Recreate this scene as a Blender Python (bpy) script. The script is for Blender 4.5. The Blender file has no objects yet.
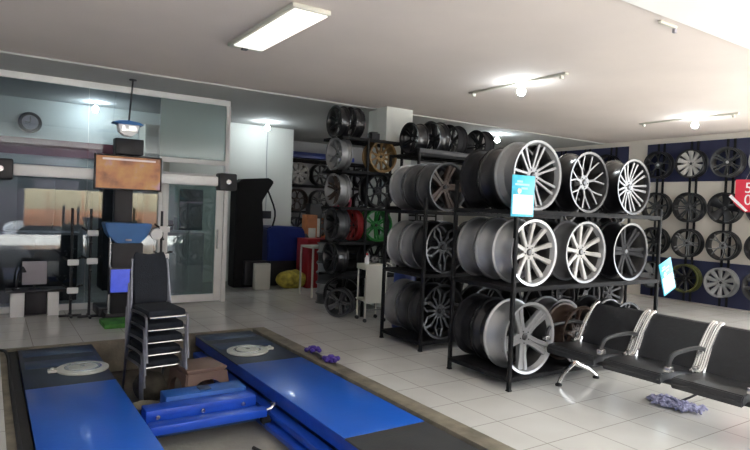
import bpy, bmesh, math, random
from mathutils import Vector, Matrix
random.seed(7)
PI=math.pi; H=1.3
S=bpy.context.scene; C=S.collection
# ------------------------------------------------------------------ materials
def mat(name,col,rough=.5,metal=0,var=.12,scale=6,bump=0,bscale=60,spec=None,coat=0,emis=None,estr=0):
    m=bpy.data.materials.new(name); m.use_nodes=True; nt=m.node_tree; b=nt.nodes['Principled BSDF']
    b.inputs['Roughness'].default_value=rough; b.inputs['Metallic'].default_value=metal
    if coat: b.inputs['Coat Weight'].default_value=coat; b.inputs['Coat Roughness'].default_value=.1
    if spec is not None: b.inputs['Specular IOR Level'].default_value=spec
    tc=nt.nodes.new('ShaderNodeTexCoord')
    n=nt.nodes.new('ShaderNodeTexNoise'); n.inputs['Scale'].default_value=scale; n.inputs['Detail'].default_value=4
    nt.links.new(tc.outputs['Object'],n.inputs['Vector'])
    r=nt.nodes.new('ShaderNodeValToRGB'); r.color_ramp.elements[0].position=.3; r.color_ramp.elements[1].position=.7
    r.color_ramp.elements[0].color=tuple(c*(1-var) for c in col)+(1,); r.color_ramp.elements[1].color=tuple(min(1,c*(1+var)) for c in col)+(1,)
    nt.links.new(n.outputs['Fac'],r.inputs['Fac']); nt.links.new(r.outputs['Color'],b.inputs['Base Color'])
    if bump:
        n2=nt.nodes.new('ShaderNodeTexNoise'); n2.inputs['Scale'].default_value=bscale
        bp=nt.nodes.new('ShaderNodeBump'); bp.inputs['Strength'].default_value=bump; bp.inputs['Distance'].default_value=.01
        nt.links.new(tc.outputs['Object'],n2.inputs['Vector']); nt.links.new(n2.outputs['Fac'],bp.inputs['Height']); nt.links.new(bp.outputs['Normal'],b.inputs['Normal'])
    if emis:
        b.inputs['Emission Color'].default_value=tuple(emis)+(1,); b.inputs['Emission Strength'].default_value=estr
    return m
M={}
M['silver']=mat('silver_paint',(.25,.252,.255),.45,.4,.05,20)
M['polish']=mat('polished_lip',(.46,.465,.47),.40,.7,.03,20)
M['grey']=mat('gunmetal',(.065,.067,.07),.42,.4,.1,20)
M['black']=mat('black_paint',(.012,.012,.014),.3,.1,.2,20,coat=.3)
M['satin']=mat('satin_black',(.014,.014,.016),.7,0,.2,20,spec=.2)
M['white_w']=mat('white_wheel_paint',(.37,.36,.34),.48,.1,.04,20)
M['innergrey']=mat('dark_inner_barrel',(.045,.043,.04),.6,.2,.3,14)  # inside of the barrel in a darker grey
M['bronze']=mat('bronze_paint',(.05,.029,.02),.5,.1,.1,20)
M['gold']=mat('gold_paint',(.30,.19,.08),.4,.6,.1,20)
M['green']=mat('green_paint',(.012,.20,.03),.4,.1,.1,20)
M['red']=mat('red_paint',(.30,.02,.02),.45,.1,.1,20)
M['pinkred']=mat('crimson_paint',(.42,.05,.09),.4,.1,.1,20)
M['yellow']=mat('yellow_paint',(.08,.085,.02),.5,.1,.1,20)
M['rubber']=mat('black_rubber',(.014,.014,.014),.85,0,.2,30,.3,120)
M['rack']=mat('rack_black',(.012,.012,.013),.75,0,.25,30,.1,90,spec=.2)
M['oldchrome']=mat('worn_chrome',(.20,.20,.22),.32,.9,.15,30)
M['chrome']=mat('chrome',(.66,.65,.64),.25,.95,.02,10)
M['vinyl']=mat('black_vinyl',(.02,.021,.024),.38,0,.15,12,.15,45)
M['navyfab']=mat('navy_black_fabric',(.010,.014,.022),.85,0,.2,25,.3,160)
M['blue']=mat('lift_blue',(.012,.105,.52),.34,.0,.06,2.5,.08,30,coat=.25)
M['blue2']=mat('lift_blue_deep',(.012,.075,.50),.36,.0,.15,5,.1,30,coat=.2)
M['jackblue']=mat('jack_top_blue',(.02,.11,.42),.45,0,.15,5,.1,30)
M['slate']=mat('slate_plate',(.022,.032,.055),.42,.2,.25,5,.12,60)
M['slateblue']=mat('slate_blue_plate',(.022,.048,.115),.4,.2,.2,4,.1,60)
M['darkplate']=mat('dark_plate',(.065,.067,.068),.55,.2,.15,5,.1,60)
M['navy']=mat('navy_panel',(.014,.018,.06),.6,0,.15,3)
M['cream']=mat('cream_paint',(.62,.60,.52),.5,0,.06,4)
M['white']=mat('white_enamel',(.88,.88,.87),.4,0,.04,4)
M['dirtywhite']=mat('dirty_white',(.60,.62,.56),.5,0,.15,6)
M['concrete']=mat('pit_concrete',(.34,.32,.28),.85,0,.3,2.2,.5,25)
M['oily']=mat('oily_pit_floor',(.085,.072,.052),.75,0,.5,3,.5,25)
M['grime']=mat('curb_grime',(.20,.175,.13),.8,0,.35,6,.5,40)
M['grimedark']=mat('grimy_cloth',(.045,.038,.028),.95,0,.5,12,.5,60)
M['brown']=mat('brown_plastic',(.17,.105,.08),.5,0,.1,5)
M['dark']=mat('dark_machine',(.022,.022,.026),.5,.1,.2,8)
M['maroon']=mat('maroon_band',(.13,.035,.045),.6,0,.15,3)
M['purple']=mat('purple_plastic',(.07,.035,.28),.4,0,.25,20)
M['lav']=mat('lavender_chenille',(.34,.34,.50),.9,0,.3,40,.5,100)
M['deepblue']=mat('machine_blue',(.01,.03,.20),.4,0,.12,4)
M['hoodblue']=mat('hood_blue',(.01,.14,.42),.4,0,.1,4)
M['jack']=mat('black_jacket',(.008,.008,.009),.9,0,.2,8)
M['yellowbag']=mat('yellow_sack',(.45,.36,.05),.7,0,.5,14)
M['redcab']=mat('red_cabinet',(.36,.02,.025),.4,0,.1,4)
M['greenmat']=mat('green_floor_pad',(.05,.22,.03),.7,0,.4,14)
M['orangebox']=mat('orange_box',(.45,.16,.06),.6,0,.2,8)
M['glassgrey']=mat('printed_grey',(.4,.38,.42),.6,0,.1,4)
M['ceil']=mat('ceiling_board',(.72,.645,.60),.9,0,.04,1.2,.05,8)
M['ceil_shaded']=mat('ceiling_shaded_far',(.50,.505,.49),.9,0,.04,1.2,.05,8)  # same ceiling farther back, its shade put into a greyer colour
M['ceil_lit']=mat('ceiling_lit_near',(.88,.87,.85),.9,0,.02,1.2)  # ceiling by the shop front, daylight on it put into a whiter colour
M['wallm']=mat('wall_paint_white',(.70,.72,.68),.8,0,.03,1.5,.03,8)
M['wallbeige']=mat('wall_paint_beige',(.62,.57,.50),.8,0,.05,1.5,.03,8)
M['wallgrey']=mat('wall_paint_grey',(.45,.46,.47),.8,0,.05,1.5)
M['cyan']=mat('card_cyan',(.03,.45,.62),.4,0,.15,30)
M['cyan2']=mat('card_light_cyan',(.30,.68,.80),.4,0,.1,40)
M['paper']=mat('card_white',(.80,.84,.86),.5,0,.05,30)
M['inkgrey']=mat('card_ink',(.35,.5,.6),.5,0,.05,30)
M['skin']=mat('card_print',(.75,.55,.42),.5,0,.3,60)
M['signred']=mat('sign_red',(.62,.03,.06),.45,0,.06,10)
M['asphalt']=mat('street_asphalt',(.14,.14,.15),.9,0,.15,1.2)
M['terracotta']=mat('terracotta_wall',(.50,.22,.11),.8,0,.2,2)
M['creamwall']=mat('cream_wall',(.62,.50,.30),.8,0,.12,2)
M['pave']=mat('plaza_paving',(.60,.57,.52),.85,0,.08,.8)
M['purplewall']=mat('purple_grey_wall',(.10,.075,.09),.8,0,.2,1)
M['carwhite']=mat('car_white',(.85,.85,.86),.25,0,.02,2,coat=.5)
M['carglass']=mat('car_glass',(.03,.035,.04),.1,0,.1,2)
M['troffer']=mat('lamp_diffuser',(.9,.9,.88),.5,0,.02,4,emis=(1,.98,.93),estr=.42)
M['bulb']=mat('bulb_glow',(1,1,1),.4,0,.0,4,emis=(.85,.95,1),estr=75)
M['tvpale']=mat('tv_pale_bar',(.1,.1,.1),.3,0,.1,8,emis=(.6,.5,.5),estr=.3)
M['screen']=mat('blue_screen',(.03,.04,.2),.2,0,.3,14,emis=(.07,.12,.75),estr=.27)
# tv screen: warm blotchy picture that glows
def tvmat():
    m=bpy.data.materials.new('tv_picture'); m.use_nodes=True; nt=m.node_tree; b=nt.nodes['Principled BSDF']
    tc=nt.nodes.new('ShaderNodeTexCoord'); n=nt.nodes.new('ShaderNodeTexNoise'); n.inputs['Scale'].default_value=4.5; n.inputs['Detail'].default_value=5
    nt.links.new(tc.outputs['Object'],n.inputs['Vector'])
    r=nt.nodes.new('ShaderNodeValToRGB'); e=r.color_ramp.elements
    e[0].position=.3; e[0].color=(.10,.035,.02,1); e[1].position=.66; e[1].color=(.36,.20,.27,1)
    x=e.new(.45); x.color=(.34,.13,.05,1); x=e.new(.56); x.color=(.40,.20,.06,1)
    nt.links.new(n.outputs['Fac'],r.inputs['Fac']); nt.links.new(r.outputs['Color'],b.inputs['Emission Color']); b.inputs['Emission Strength'].default_value=.36
    b.inputs['Base Color'].default_value=(.02,.02,.02,1); b.inputs['Roughness'].default_value=.2
    return m
M['tv']=tvmat()
def tilemat(T=.39,x0=2.685,y0=2.57):
    m=bpy.data.materials.new('floor_tile'); m.use_nodes=True; nt=m.node_tree; b=nt.nodes['Principled BSDF']; L=nt.links.new
    tc=nt.nodes.new('ShaderNodeTexCoord'); sp=nt.nodes.new('ShaderNodeSeparateXYZ'); L(tc.outputs['Object'],sp.inputs[0])
    def mth(op,a,bb=None):
        n=nt.nodes.new('ShaderNodeMath'); n.operation=op
        for i,v in enumerate((a,bb)):
            if v is None: continue
            if isinstance(v,(int,float)): n.inputs[i].default_value=v
            else: L(v,n.inputs[i])
        return n.outputs[0]
    def line(o,c):
        u=mth('FRACT',mth('DIVIDE',mth('SUBTRACT',o,c-T*50-T/2),T))
        return mth('GREATER_THAN',.0085,mth('ABSOLUTE',mth('SUBTRACT',u,.5)))
    g=mth('MAXIMUM',line(sp.outputs[0],x0),line(sp.outputs[1],y0))
    n=nt.nodes.new('ShaderNodeTexNoise'); n.inputs['Scale'].default_value=1.6; n.inputs['Detail'].default_value=5; L(tc.outputs['Object'],n.inputs['Vector'])
    r=nt.nodes.new('ShaderNodeValToRGB'); e=r.color_ramp.elements; e[0].position=.3;e[1].position=.7; e[0].color=(.60,.585,.55,1); e[1].color=(.70,.69,.66,1); L(n.outputs['Fac'],r.inputs['Fac'])
    mx=nt.nodes.new('ShaderNodeMix'); mx.data_type='RGBA'; L(g,mx.inputs[0]); L(r.outputs['Color'],mx.inputs[6]); mx.inputs[7].default_value=(.36,.34,.31,1)
    L(mx.outputs[2],b.inputs['Base Color'])
    L(mth('ADD',mth('MULTIPLY',n.outputs['Fac'],.14),.08),b.inputs['Roughness'])
    b.inputs['Specular IOR Level'].default_value=.55
    return m
M['tile']=tilemat()
def glassmat(name,tint=(.80,.88,.88),refl=.10,extra=.9,frost=0):
    m=bpy.data.materials.new(name); m.use_nodes=True; nt=m.node_tree; nt.nodes.remove(nt.nodes['Principled BSDF']); L=nt.links.new
    out=nt.nodes['Material Output']; t=nt.nodes.new('ShaderNodeBsdfTransparent'); t.inputs[0].default_value=tint+(1,)
    g=nt.nodes.new('ShaderNodeBsdfGlossy'); g.inputs['Roughness'].default_value=.0 ; g.inputs[0].default_value=(.95,.97,1,1)
    f=nt.nodes.new('ShaderNodeFresnel'); f.inputs[0].default_value=1.5
    mt=nt.nodes.new('ShaderNodeMath'); mt.operation='MULTIPLY_ADD'; L(f.outputs[0],mt.inputs[0]); mt.inputs[1].default_value=extra; mt.inputs[2].default_value=refl; mt.use_clamp=True
    mx=nt.nodes.new('ShaderNodeMixShader'); L(mt.outputs[0],mx.inputs[0]); L(t.outputs[0],mx.inputs[1]); L(g.outputs[0],mx.inputs[2])
    last=mx
    if frost:
        d=nt.nodes.new('ShaderNodeBsdfDiffuse'); d.inputs[0].default_value=(.42,.50,.50,1); m2=nt.nodes.new('ShaderNodeMixShader'); m2.inputs[0].default_value=frost
        L(mx.outputs[0],m2.inputs[1]); L(d.outputs[0],m2.inputs[2]); last=m2
    L(last.outputs[0],out.inputs[0]); return m
M['glass']=glassmat('partition_glass',(.76,.81,.84),.03,.45)
M['frost']=glassmat('tinted_film_glass',(.7,.8,.8),.05,frost=.45)
M['doorglass']=glassmat('door_glass',(.62,.74,.74),.05,frost=.10)
# ------------------------------------------------------------------ mesh helpers
def T(x=0,y=0,z=0): return Matrix.Translation((x,y,z))
def R(a,ax): return Matrix.Rotation(a,4,ax)
def box(bm,x0,x1,y0,y1,z0,z1,bev=0,mi=0,mx=None):
    g=bmesh.ops.create_cube(bm,size=1); vs=g['verts']
    for v in vs: v.co=Vector(((x0+x1)/2+v.co.x*(x1-x0),(y0+y1)/2+v.co.y*(y1-y0),(z0+z1)/2+v.co.z*(z1-z0)))
    fs=set(f for v in vs for f in v.link_faces)
    if bev:
        r=bmesh.ops.bevel(bm,geom=list(set(e for v in vs for e in v.link_edges)),offset=bev,segments=2,affect='EDGES',profile=.5)
        fs|=set(r['faces']); fs={f for f in fs if f.is_valid}; vs=list({v for f in fs for v in f.verts})
    for f in fs: f.material_index=mi
    if mx is not None:
        for v in vs: v.co=mx@v.co
    return vs
def prism(bm,poly,h0,h1,axis='y',mi=0,mx=None):
    """poly of 2-d points; axis y: (x,z) extruded h0..h1 in y; x: (y,z); z: (x,y)"""
    def P(a,b,h): return {'y':(a,h,b),'x':(h,a,b),'z':(a,b,h)}[axis]
    A=[bm.verts.new(P(a,b,h0)) for a,b in poly]; B=[bm.verts.new(P(a,b,h1)) for a,b in poly]
    n=len(poly); fs=[bm.faces.new(A),bm.faces.new(B[::-1])]
    for i in range(n): fs.append(bm.faces.new((A[i],B[i],B[(i+1)%n],A[(i+1)%n])))
    for f in fs: f.material_index=mi
    bmesh.ops.recalc_face_normals(bm,faces=fs)
    if mx is not None:
        for v in A+B: v.co=mx@v.co
    return A+B
def tube(bm,pts,r,seg=8,mi=0,closed=False,caps=True):
    pts=[Vector(p) for p in pts]; rings=[]; n=len(pts); up=None
    for i,p in enumerate(pts):
        a=pts[i-1] if (i>0 or closed) else pts[i]; b=pts[(i+1)%n] if (i<n-1 or closed) else pts[i]
        d=(b-a).normalized()
        if up is None: up=d.orthogonal().normalized()
        else: up=(up-d*up.dot(d)); up=up.normalized() if up.length>1e-6 else d.orthogonal().normalized()
        s=d.cross(up); rr=r[i] if isinstance(r,(list,tuple)) else r
        rings.append([bm.verts.new(p+(up*math.cos(t)+s*math.sin(t))*rr) for t in [2*PI*k/seg for k in range(seg)]])
    for i in range(n-1+(1 if closed else 0)):
        A=rings[i];B=rings[(i+1)%n]
        for k in range(seg):
            f=bm.faces.new((A[k],A[(k+1)%seg],B[(k+1)%seg],B[k])); f.material_index=mi; f.smooth=True
    if caps and not closed:
        bm.faces.new(rings[0][::-1]).material_index=mi; bm.faces.new(rings[-1]).material_index=mi
def smooth_path(pts,n=5):
    P=[Vector(p) for p in pts]; out=[]
    for i in range(len(P)-1):
        p0=P[max(0,i-1)];p1=P[i];p2=P[i+1];p3=P[min(len(P)-1,i+2)]
        for k in range(n):
            t=k/n; out.append(.5*((2*p1)+(p2-p0)*t+(2*p0-5*p1+4*p2-p3)*t*t+(-p0+3*p1-3*p2+p3)*t**3))
    out.append(P[-1]); return out
def lathe(bm,prof,seg=40,axis='y',mx=None,mi=0,loop=False,arc=None):
    """prof: (r,h)"""
    rings=[];allv=[]
    for r,h in prof:
        ring=[]
        if r<1e-6:
            v=bm.verts.new({'y':(0,h,0),'z':(0,0,h),'x':(h,0,0)}[axis]); ring=[v]*seg; allv.append(v)
        else:
            for k in range(seg):
                t=2*PI*k/seg; c,s=r*math.cos(t),r*math.sin(t)
                v=bm.verts.new({'y':(c,h,s),'z':(c,s,h),'x':(h,c,s)}[axis]); ring.append(v); allv.append(v)
        rings.append(ring)
    fs=[]
    m=len(rings)
    for i in range(m if loop else m-1):
        A=rings[i];B=rings[(i+1)%m]
        for k in range(seg):
            q=[A[k],A[(k+1)%seg],B[(k+1)%seg],B[k]]; u=[]
            for v in q:
                if v not in u: u.append(v)
            if len(u)>2:
                f=bm.faces.new(u); f.material_index=mi; f.smooth=True; fs.append(f)
    bmesh.ops.recalc_face_normals(bm,faces=fs)
    if mx is not None:
        for v in allv: v.co=mx@v.co
    return allv
def finish(name,bm,mats,sharp=35):
    me=bpy.data.meshes.new(name); bm.normal_update()
    for f in bm.faces: f.smooth=True
    bm.to_mesh(me); bm.free()
    for m in (mats if isinstance(mats,(list,tuple)) else [mats]): me.materials.append(M[m])
    try: me.set_sharp_from_angle(angle=math.radians(sharp))
    except Exception: pass
    return me
def link(name,me,parent=None,loc=None):
    o=bpy.data.objects.new(name,me); C.objects.link(o)
    if parent is not None: o.parent=parent
    if loc: o.location=loc
    return o
def obj(name,bm,mats,parent=None,sharp=35): return link(name,finish(name,bm,mats,sharp),parent)
def tag(o,label,cat,group=None,kind=None):
    if label: o['label']=label
    if cat: o['category']=cat
    if group: o['group']=group
    if kind: o['kind']=kind
    return o
def thing(name,label,cat,loc=(0,0,0),rz=0,group=None):
    o=bpy.data.objects.new(name,None); C.objects.link(o); o.empty_display_size=.1
    o.location=loc; o.rotation_euler=(0,0,rz); return tag(o,label,cat,group)
def recenter(o):
    """mesh built in world coordinates: move origin to its base"""
    me=o.data; n=len(me.vertices); xs=[v.co for v in me.vertices]
    c=Vector(((min(v.x for v in xs)+max(v.x for v in xs))/2,(min(v.y for v in xs)+max(v.y for v in xs))/2,min(v.z for v in xs)))
    me.transform(Matrix.Translation(-c)); o.location=c; return o
def struct(name,bm,mats):
    o=obj(name,bm,mats); o['kind']='structure'; return o
def copy_thing(root,loc,rz,label):
    r=root.copy(); C.objects.link(r); r.location=loc; r.rotation_euler=(0,0,rz); r['label']=label
    for ch in list(root.children):
        c=ch.copy(); C.objects.link(c); c.parent=r
        for g in ch.children:
            d=g.copy(); C.objects.link(d); d.parent=c
    return r
# ------------------------------------------------------------------ camera
Rm=[[0.83332586,-0.55137633,0.03939742],[0.01752515,-0.04488314,-0.99883851],[0.55250419,0.83304841,-0.02773933]]
cam=bpy.data.cameras.new('camera'); co=bpy.data.objects.new('camera',cam); C.objects.link(co)
rt,dn,fw=[Vector(v) for v in Rm]
mw=Matrix((( rt.x,-dn.x,-fw.x,0),(rt.y,-dn.y,-fw.y,0),(rt.z,-dn.z,-fw.z,H),(0,0,0,1)))
co.matrix_world=mw; cam.sensor_width=36; cam.lens=584/750*36; cam.clip_start=.05; cam.clip_end=200
S.camera=co
# ------------------------------------------------------------------ setting
PX0,PX1,PY0,PY1,PZ=.10,2.46,-1.2,5.76,-.28
bm=bmesh.new()
for a in ((-1.6,PX0,-2.6,9.4),(PX1,9.3,-2.6,9.4),(PX0,PX1,PY1,9.4),(PX0,PX1,-2.6,PY0),(4.45,9.3,9.4,11)):
    box(bm,a[0],a[1],a[2],a[3],-.4,0)
struct('floor',bm,'tile')
bm=bmesh.new(); box(bm,PX0,PX1,PY0,4.1,-.4,PZ,mi=0); box(bm,PX0,PX1,4.1,PY1,-.4,PZ,mi=1); struct('trim_1',bm,['concrete','oily'])          # pit floor
bm=bmesh.new()                                                                              # pit edge: worn curb
box(bm,2.315,2.455,PY0,PY1-.002,PZ,.004,.004); box(bm,PX0+.001,PX0+.045,PY0,PY1-.002,PZ,.003,.004); box(bm,PX0+.045,2.315,5.70,PY1-.002,PZ,.004,.004)
struct('trim_2',bm,'grime')
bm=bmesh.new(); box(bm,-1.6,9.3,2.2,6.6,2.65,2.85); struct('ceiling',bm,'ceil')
bm=bmesh.new(); box(bm,-1.6,9.3,6.6,11,2.632,2.85); struct('ceiling.001',bm,'ceil_shaded')
bm=bmesh.new(); box(bm,-1.6,9.3,-2.6,2.2,2.63,2.85); struct('ceiling.002',bm,'ceil_lit')
bm=bmesh.new(); box(bm,-1.7,-1.6,-2.6,9.5,-.4,2.85); struct('wall_left',bm,'wallgrey')
bm=bmesh.new(); box(bm,9.3,9.4,2.25,11.1,-.4,2.85); box(bm,9.3,9.4,-2.7,2.25,2.5,2.85); struct('wall_right',bm,'wallbeige')  # opening under the header is unseen, added to brighten the right side
bm=bmesh.new(); box(bm,-1.6,4.45,9.4,9.5,0,2.631); box(bm,4.35,4.45,9.5,11,0,2.631); struct('wall_back',bm,'wallm')
bm=bmesh.new(); box(bm,4.35,9.4,11,11.1,-.4,2.85); struct('wall_back.001',bm,'wallgrey')
bm=bmesh.new(); box(bm,-1.6,9.3,-2.7,-2.6,2.55,2.85); box(bm,9.1,9.4,-2.75,-2.7,-.4,2.55); struct('wall_front',bm,'wallgrey')
# maroon band on the office's back wall
bm=bmesh.new(); box(bm,-1.6,1.9,9.385,9.399,1.86,2.09); struct('trim_3',bm,'maroon')
# pillar
bm=bmesh.new(); box(bm,4.335,4.76,6.36,6.59,0,2.649); box(bm,4.335,4.76,6.59,6.80,0,2.631,.008); struct('wall_pillar',bm,'wallm')
# ------------------------------------------------------------------ glass partition with door (window_1, door_1)
Y=7.5
win=bpy.data.objects.new('window_1',None); C.objects.link(win); win['kind']='structure'; win.location=(0,Y,0)
bm=bmesh.new(); box(bm,-1.6,2.62,-.03,.03,2.56,2.631,.004); obj('top_rail',bm,'white',win)
bm=bmesh.new(); box(bm,2.57,2.625,-.035,.035,0,2.56,.004); obj('end_post',bm,'white',win)
bm=bmesh.new(); box(bm,1.745,1.79,-.03,.03,0,1.80,.004); obj('mullion',bm,'white',win)
bm=bmesh.new(); box(bm,-1.6,1.745,-.03,.03,0,.07,.004); obj('bottom_rail',bm,'white',win)
bm=bmesh.new(); box(bm,-1.6,.948,-.004,.004,.07,2.56); obj('glass_pane',bm,'glass',win)
bm=bmesh.new(); box(bm,.954,1.745,-.004,.004,.07,2.56); obj('glass_pane',bm,'glass',win)
bm=bmesh.new(); box(bm,1.747,2.57,-.004,.004,1.84,2.56); obj('glass_pane',bm,'frost',win)
bm=bmesh.new(); box(bm,1.745,2.57,-.03,.03,1.78,1.84,.004); box(bm,1.79,2.57,-.03,.03,1.60,1.66,.004); obj('transom',bm,'white',win)
dr=bpy.data.objects.new('door_1',None); C.objects.link(dr); dr['kind']='structure'; dr.location=(0,Y,0)
bm=bmesh.new(); box(bm,1.795,1.87,-.02,.02,.015,1.59,.004); box(bm,2.47,2.565,-.02,.02,.015,1.59,.004); box(bm,1.87,2.47,-.02,.02,.015,.11,.004); box(bm,1.87,2.47,-.02,.02,1.51,1.59,.004)
obj('door_frame',bm,'white',dr)
bm=bmesh.new(); box(bm,1.87,2.47,-.004,.004,.11,1.51); obj('door_glass',bm,'doorglass',dr)
bm=bmesh.new(); tube(bm,[(2.49,-.05,.70),(2.49,-.05,.95)],.010); tube(bm,[(2.49,-.05,.72),(2.49,-.018,.72)],.007); tube(bm,[(2.49,-.05,.93),(2.49,-.018,.93)],.007); obj('door_handle',bm,'chrome',dr)
# ------------------------------------------------------------------ wheels
WC={}
def barrel_mesh(Rr,W,mk):
    k=('b',Rr,W,mk)
    if k in WC: return WC[k]
    bm=bmesh.new(); h=W/2
    prof=[(Rr,-h),(Rr,-h+.010),(Rr-.014,-h+.016),(Rr-.020,-h+.040),(Rr*.86,-h+.075),(Rr*.855,h*.35),(Rr-.024,h-.045),(Rr-.014,h-.018),(Rr,h-.012),(Rr,h),
          (Rr-.016,h),(Rr-.030,h-.03),(Rr*.83,h*.35),(Rr*.83,-h+.08),(Rr-.036,-h+.040),(Rr-.018,-h+.004)]
    lathe(bm,prof,44,'y',T(0,0,Rr),loop=True)
    bm.normal_update()
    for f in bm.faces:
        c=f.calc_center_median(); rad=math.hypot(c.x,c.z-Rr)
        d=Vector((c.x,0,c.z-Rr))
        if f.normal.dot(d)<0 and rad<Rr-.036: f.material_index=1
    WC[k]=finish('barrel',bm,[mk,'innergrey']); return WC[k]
def bar(bm,st,mt,cz):
    """spoke bar: stations (r, tangential, yfront, halfwidth, thick) turned by matrix mt; front faces slot 0, sides slot 1"""
    rings=[]
    for (r,t,yf,hw,th) in st:
        c=[(t-hw*1.05,yf+th),(t-hw,yf+.005),(t-hw*.72,yf),(t+hw*.72,yf),(t+hw,yf+.005),(t+hw*1.05,yf+th)]
        rings.append([bm.verts.new(mt@Vector((r,y,tt))) for tt,y in c])
    fs=[]
    for A,B in zip(rings,rings[1:]):
        for k in range(6):
            f=bm.faces.new((A[k],A[(k+1)%6],B[(k+1)%6],B[k])); f.material_index=0 if k in(1,2,3) else 1; fs.append(f)
    for q in (rings[0],rings[-1]): f=bm.faces.new(q); f.material_index=1; fs.append(f)
    bmesh.ops.recalc_face_normals(bm,faces=fs)
def spoke_mesh(style,Rr,W,mf,ms):
    k=('s',style,Rr,W,mf,ms)
    if k in WC: return WC[k]
    bm=bmesh.new(); h=W/2; yo=-h+.022; yi=-h+.055; r0=.045*Rr/.25; r1=Rr-.028; ym=(yo+yi)/2+.004
    typ,n=style
    for i in range(n):
        a=2*PI*i/n+PI/2
        mt=T(0,0,Rr)@R(-a,'Y')
        if typ=='single':
            w=.42*Rr*PI/n*.55
            bar(bm,[(r0,0,yi,w*1.0,.035),(Rr*.5,0,ym,w*.8,.03),(r1,0,yo,w*1.15,.025)],mt,0)
        elif typ=='wide':
            w=Rr*PI/n*.52
            bar(bm,[(r0,0,yi,w*.55,.04),(Rr*.5,0,ym,w*.72,.035),(Rr*.8,0,yo+.004,w*1.0,.03),(r1,0,yo,w*1.25,.025)],mt,0)
        elif typ=='twin':
            w=.0115*Rr/.25
            for s in (-1,1): bar(bm,[(r0,s*w*1.1,yi,w,.035),(Rr*.5,s*Rr*.075,ym,w*.85,.03),(r1,s*Rr*.115,yo,w*1.1,.025)],mt,0)
        elif typ=='five':
            w=.030*Rr/.25
            for s in (-1,1): bar(bm,[(r0,s*w*.55,yi,w*.6,.045),(Rr*.5,s*w*.62,ym,w*.55,.04),(r1,s*w*1.0,yo,w*.62,.03)],mt,0)
            bar(bm,[(r0,0,yi+.010,w*.5,.03),(r1,0,yo+.012,w*.8,.02)],mt,0)
        elif typ=='Y':
            w=.0105*Rr/.25
            bar(bm,[(r0,0,yi,w*1.2,.035),(Rr*.45,0,ym,w*1.0,.03)],mt,0)
            for s in (-1,1): bar(bm,[(Rr*.42,0,ym,w*.8,.03),(Rr*.68,s*Rr*.11,(ym+yo)/2,w*.75,.028),(r1*.985,s*Rr*.24*(5/n)**.5,yo,w*.85,.025)],mt,0)
        elif typ=='mesh':
            w=.010*Rr/.25; q=Rr*PI/n
            for s in (-1,1): bar(bm,[(r0,0,yi,w,.03),(Rr*.5,s*q*.45,ym,w*.85,.028),(r1*.98,s*q*1.15,yo,w*.9,.025)],mt,0)
        elif typ=='stud':
            w=.012*Rr/.25
            for s in (-1,1):
                bar(bm,[(r0,s*w,yi,w,.03),(Rr*.42,s*Rr*.10,ym,w,.028),(Rr*.62,s*Rr*.17,ym,w,.028)],mt,0)
                bar(bm,[(Rr*.60,s*Rr*.17,ym,w,.028),(r1,s*Rr*.06,yo,w,.025)],mt,0)
    # hub
    rh=.060*Rr/.25
    lathe(bm,[(0,yi+.05),(rh*1.05,yi+.05),(rh*1.05,yi+.006),(rh*.97,yi-.002),(rh*.48,yi-.002),(rh*.42,yi+.006),(0,yi+.006)],20,'y',T(0,0,Rr),0)
    for i in range(5):
        a=2*PI*i/5+.3
        lathe(bm,[(0,yi-.001),(.0055,yi-.001),(.0055,yi-.006),(0,yi-.006)],6,'y',T(rh*.72*math.cos(a),0,Rr+rh*.72*math.sin(a)),2)
    WC[k]=finish('spokes',bm,[mf,ms,'satin']); return WC[k]
def cap_mesh(Rr,W,mk):
    k=('c',Rr,W,mk)
    if k in WC: return WC[k]
    bm=bmesh.new(); yi=-W/2+.055; r=.024*Rr/.25
    lathe(bm,[(0,yi-.010),(r*.7,yi-.009),(r,yi-.003),(r,yi+.005),(0,yi+.005)],16,'y',T(0,0,Rr))
    WC[k]=finish('centre_cap',bm,[mk]); return WC[k]
def tyre_mesh(Rr,W):
    k=('t',Rr,W)
    if k in WC: return WC[k]
    bm=bmesh.new(); h=W/2+.012; ro=Rr+.07
    prof=[(Rr-.004,-h*.86),(Rr+.03,-h),(ro-.022,-h*.96),(ro-.004,-h*.8),(ro,-h*.45),(ro-.005,-h*.42),(ro-.005,-h*.36),(ro,-h*.33),(ro,h*.33),(ro-.005,h*.36),(ro-.005,h*.42),(ro,h*.45),(ro-.004,h*.8),(ro-.022,h*.96),(Rr+.03,h),(Rr-.004,h*.86)]
    lathe(bm,prof,44,'y',T(0,0,Rr),loop=False)
    WC[k]=finish('tyre',bm,['rubber']); return WC[k]
NW=[0]
def wheel(desc,where,loc,Rr=.245,W=.2,style=('single',10),face='silver',side=None,barrel=None,cap='black',rz=0,group=None,spin=None,tyre=False,flat=False,lab=None):
    """loc: point of contact under the wheel; it faces -Y turned by rz"""
    NW[0]+=1
    side=side or face; barrel=barrel or face
    o=thing('alloy_wheel' if not tyre else 'tyred_wheel',lab or (desc+' '+where),'wheel' if not tyre else 'tyre',loc,rz,group)
    parts=[('barrel',barrel_mesh(Rr,W,barrel)),('spokes',spoke_mesh(style,Rr,W,face,side)),('centre_cap',cap_mesh(Rr,W,cap))]
    sp=random.uniform(0,2*PI) if spin is None else spin
    for n,me in parts:
        c=link(n,me,o)
        if n!='barrel':
            c.matrix_local=T(0,0,Rr)@R(sp,'Y')@T(0,0,-Rr)
    if tyre:
        link('tyre',tyre_mesh(Rr,W),o)
    if flat: o.rotation_euler=(PI/2 if flat==1 else -PI/2,0,rz)
    return o
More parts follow.
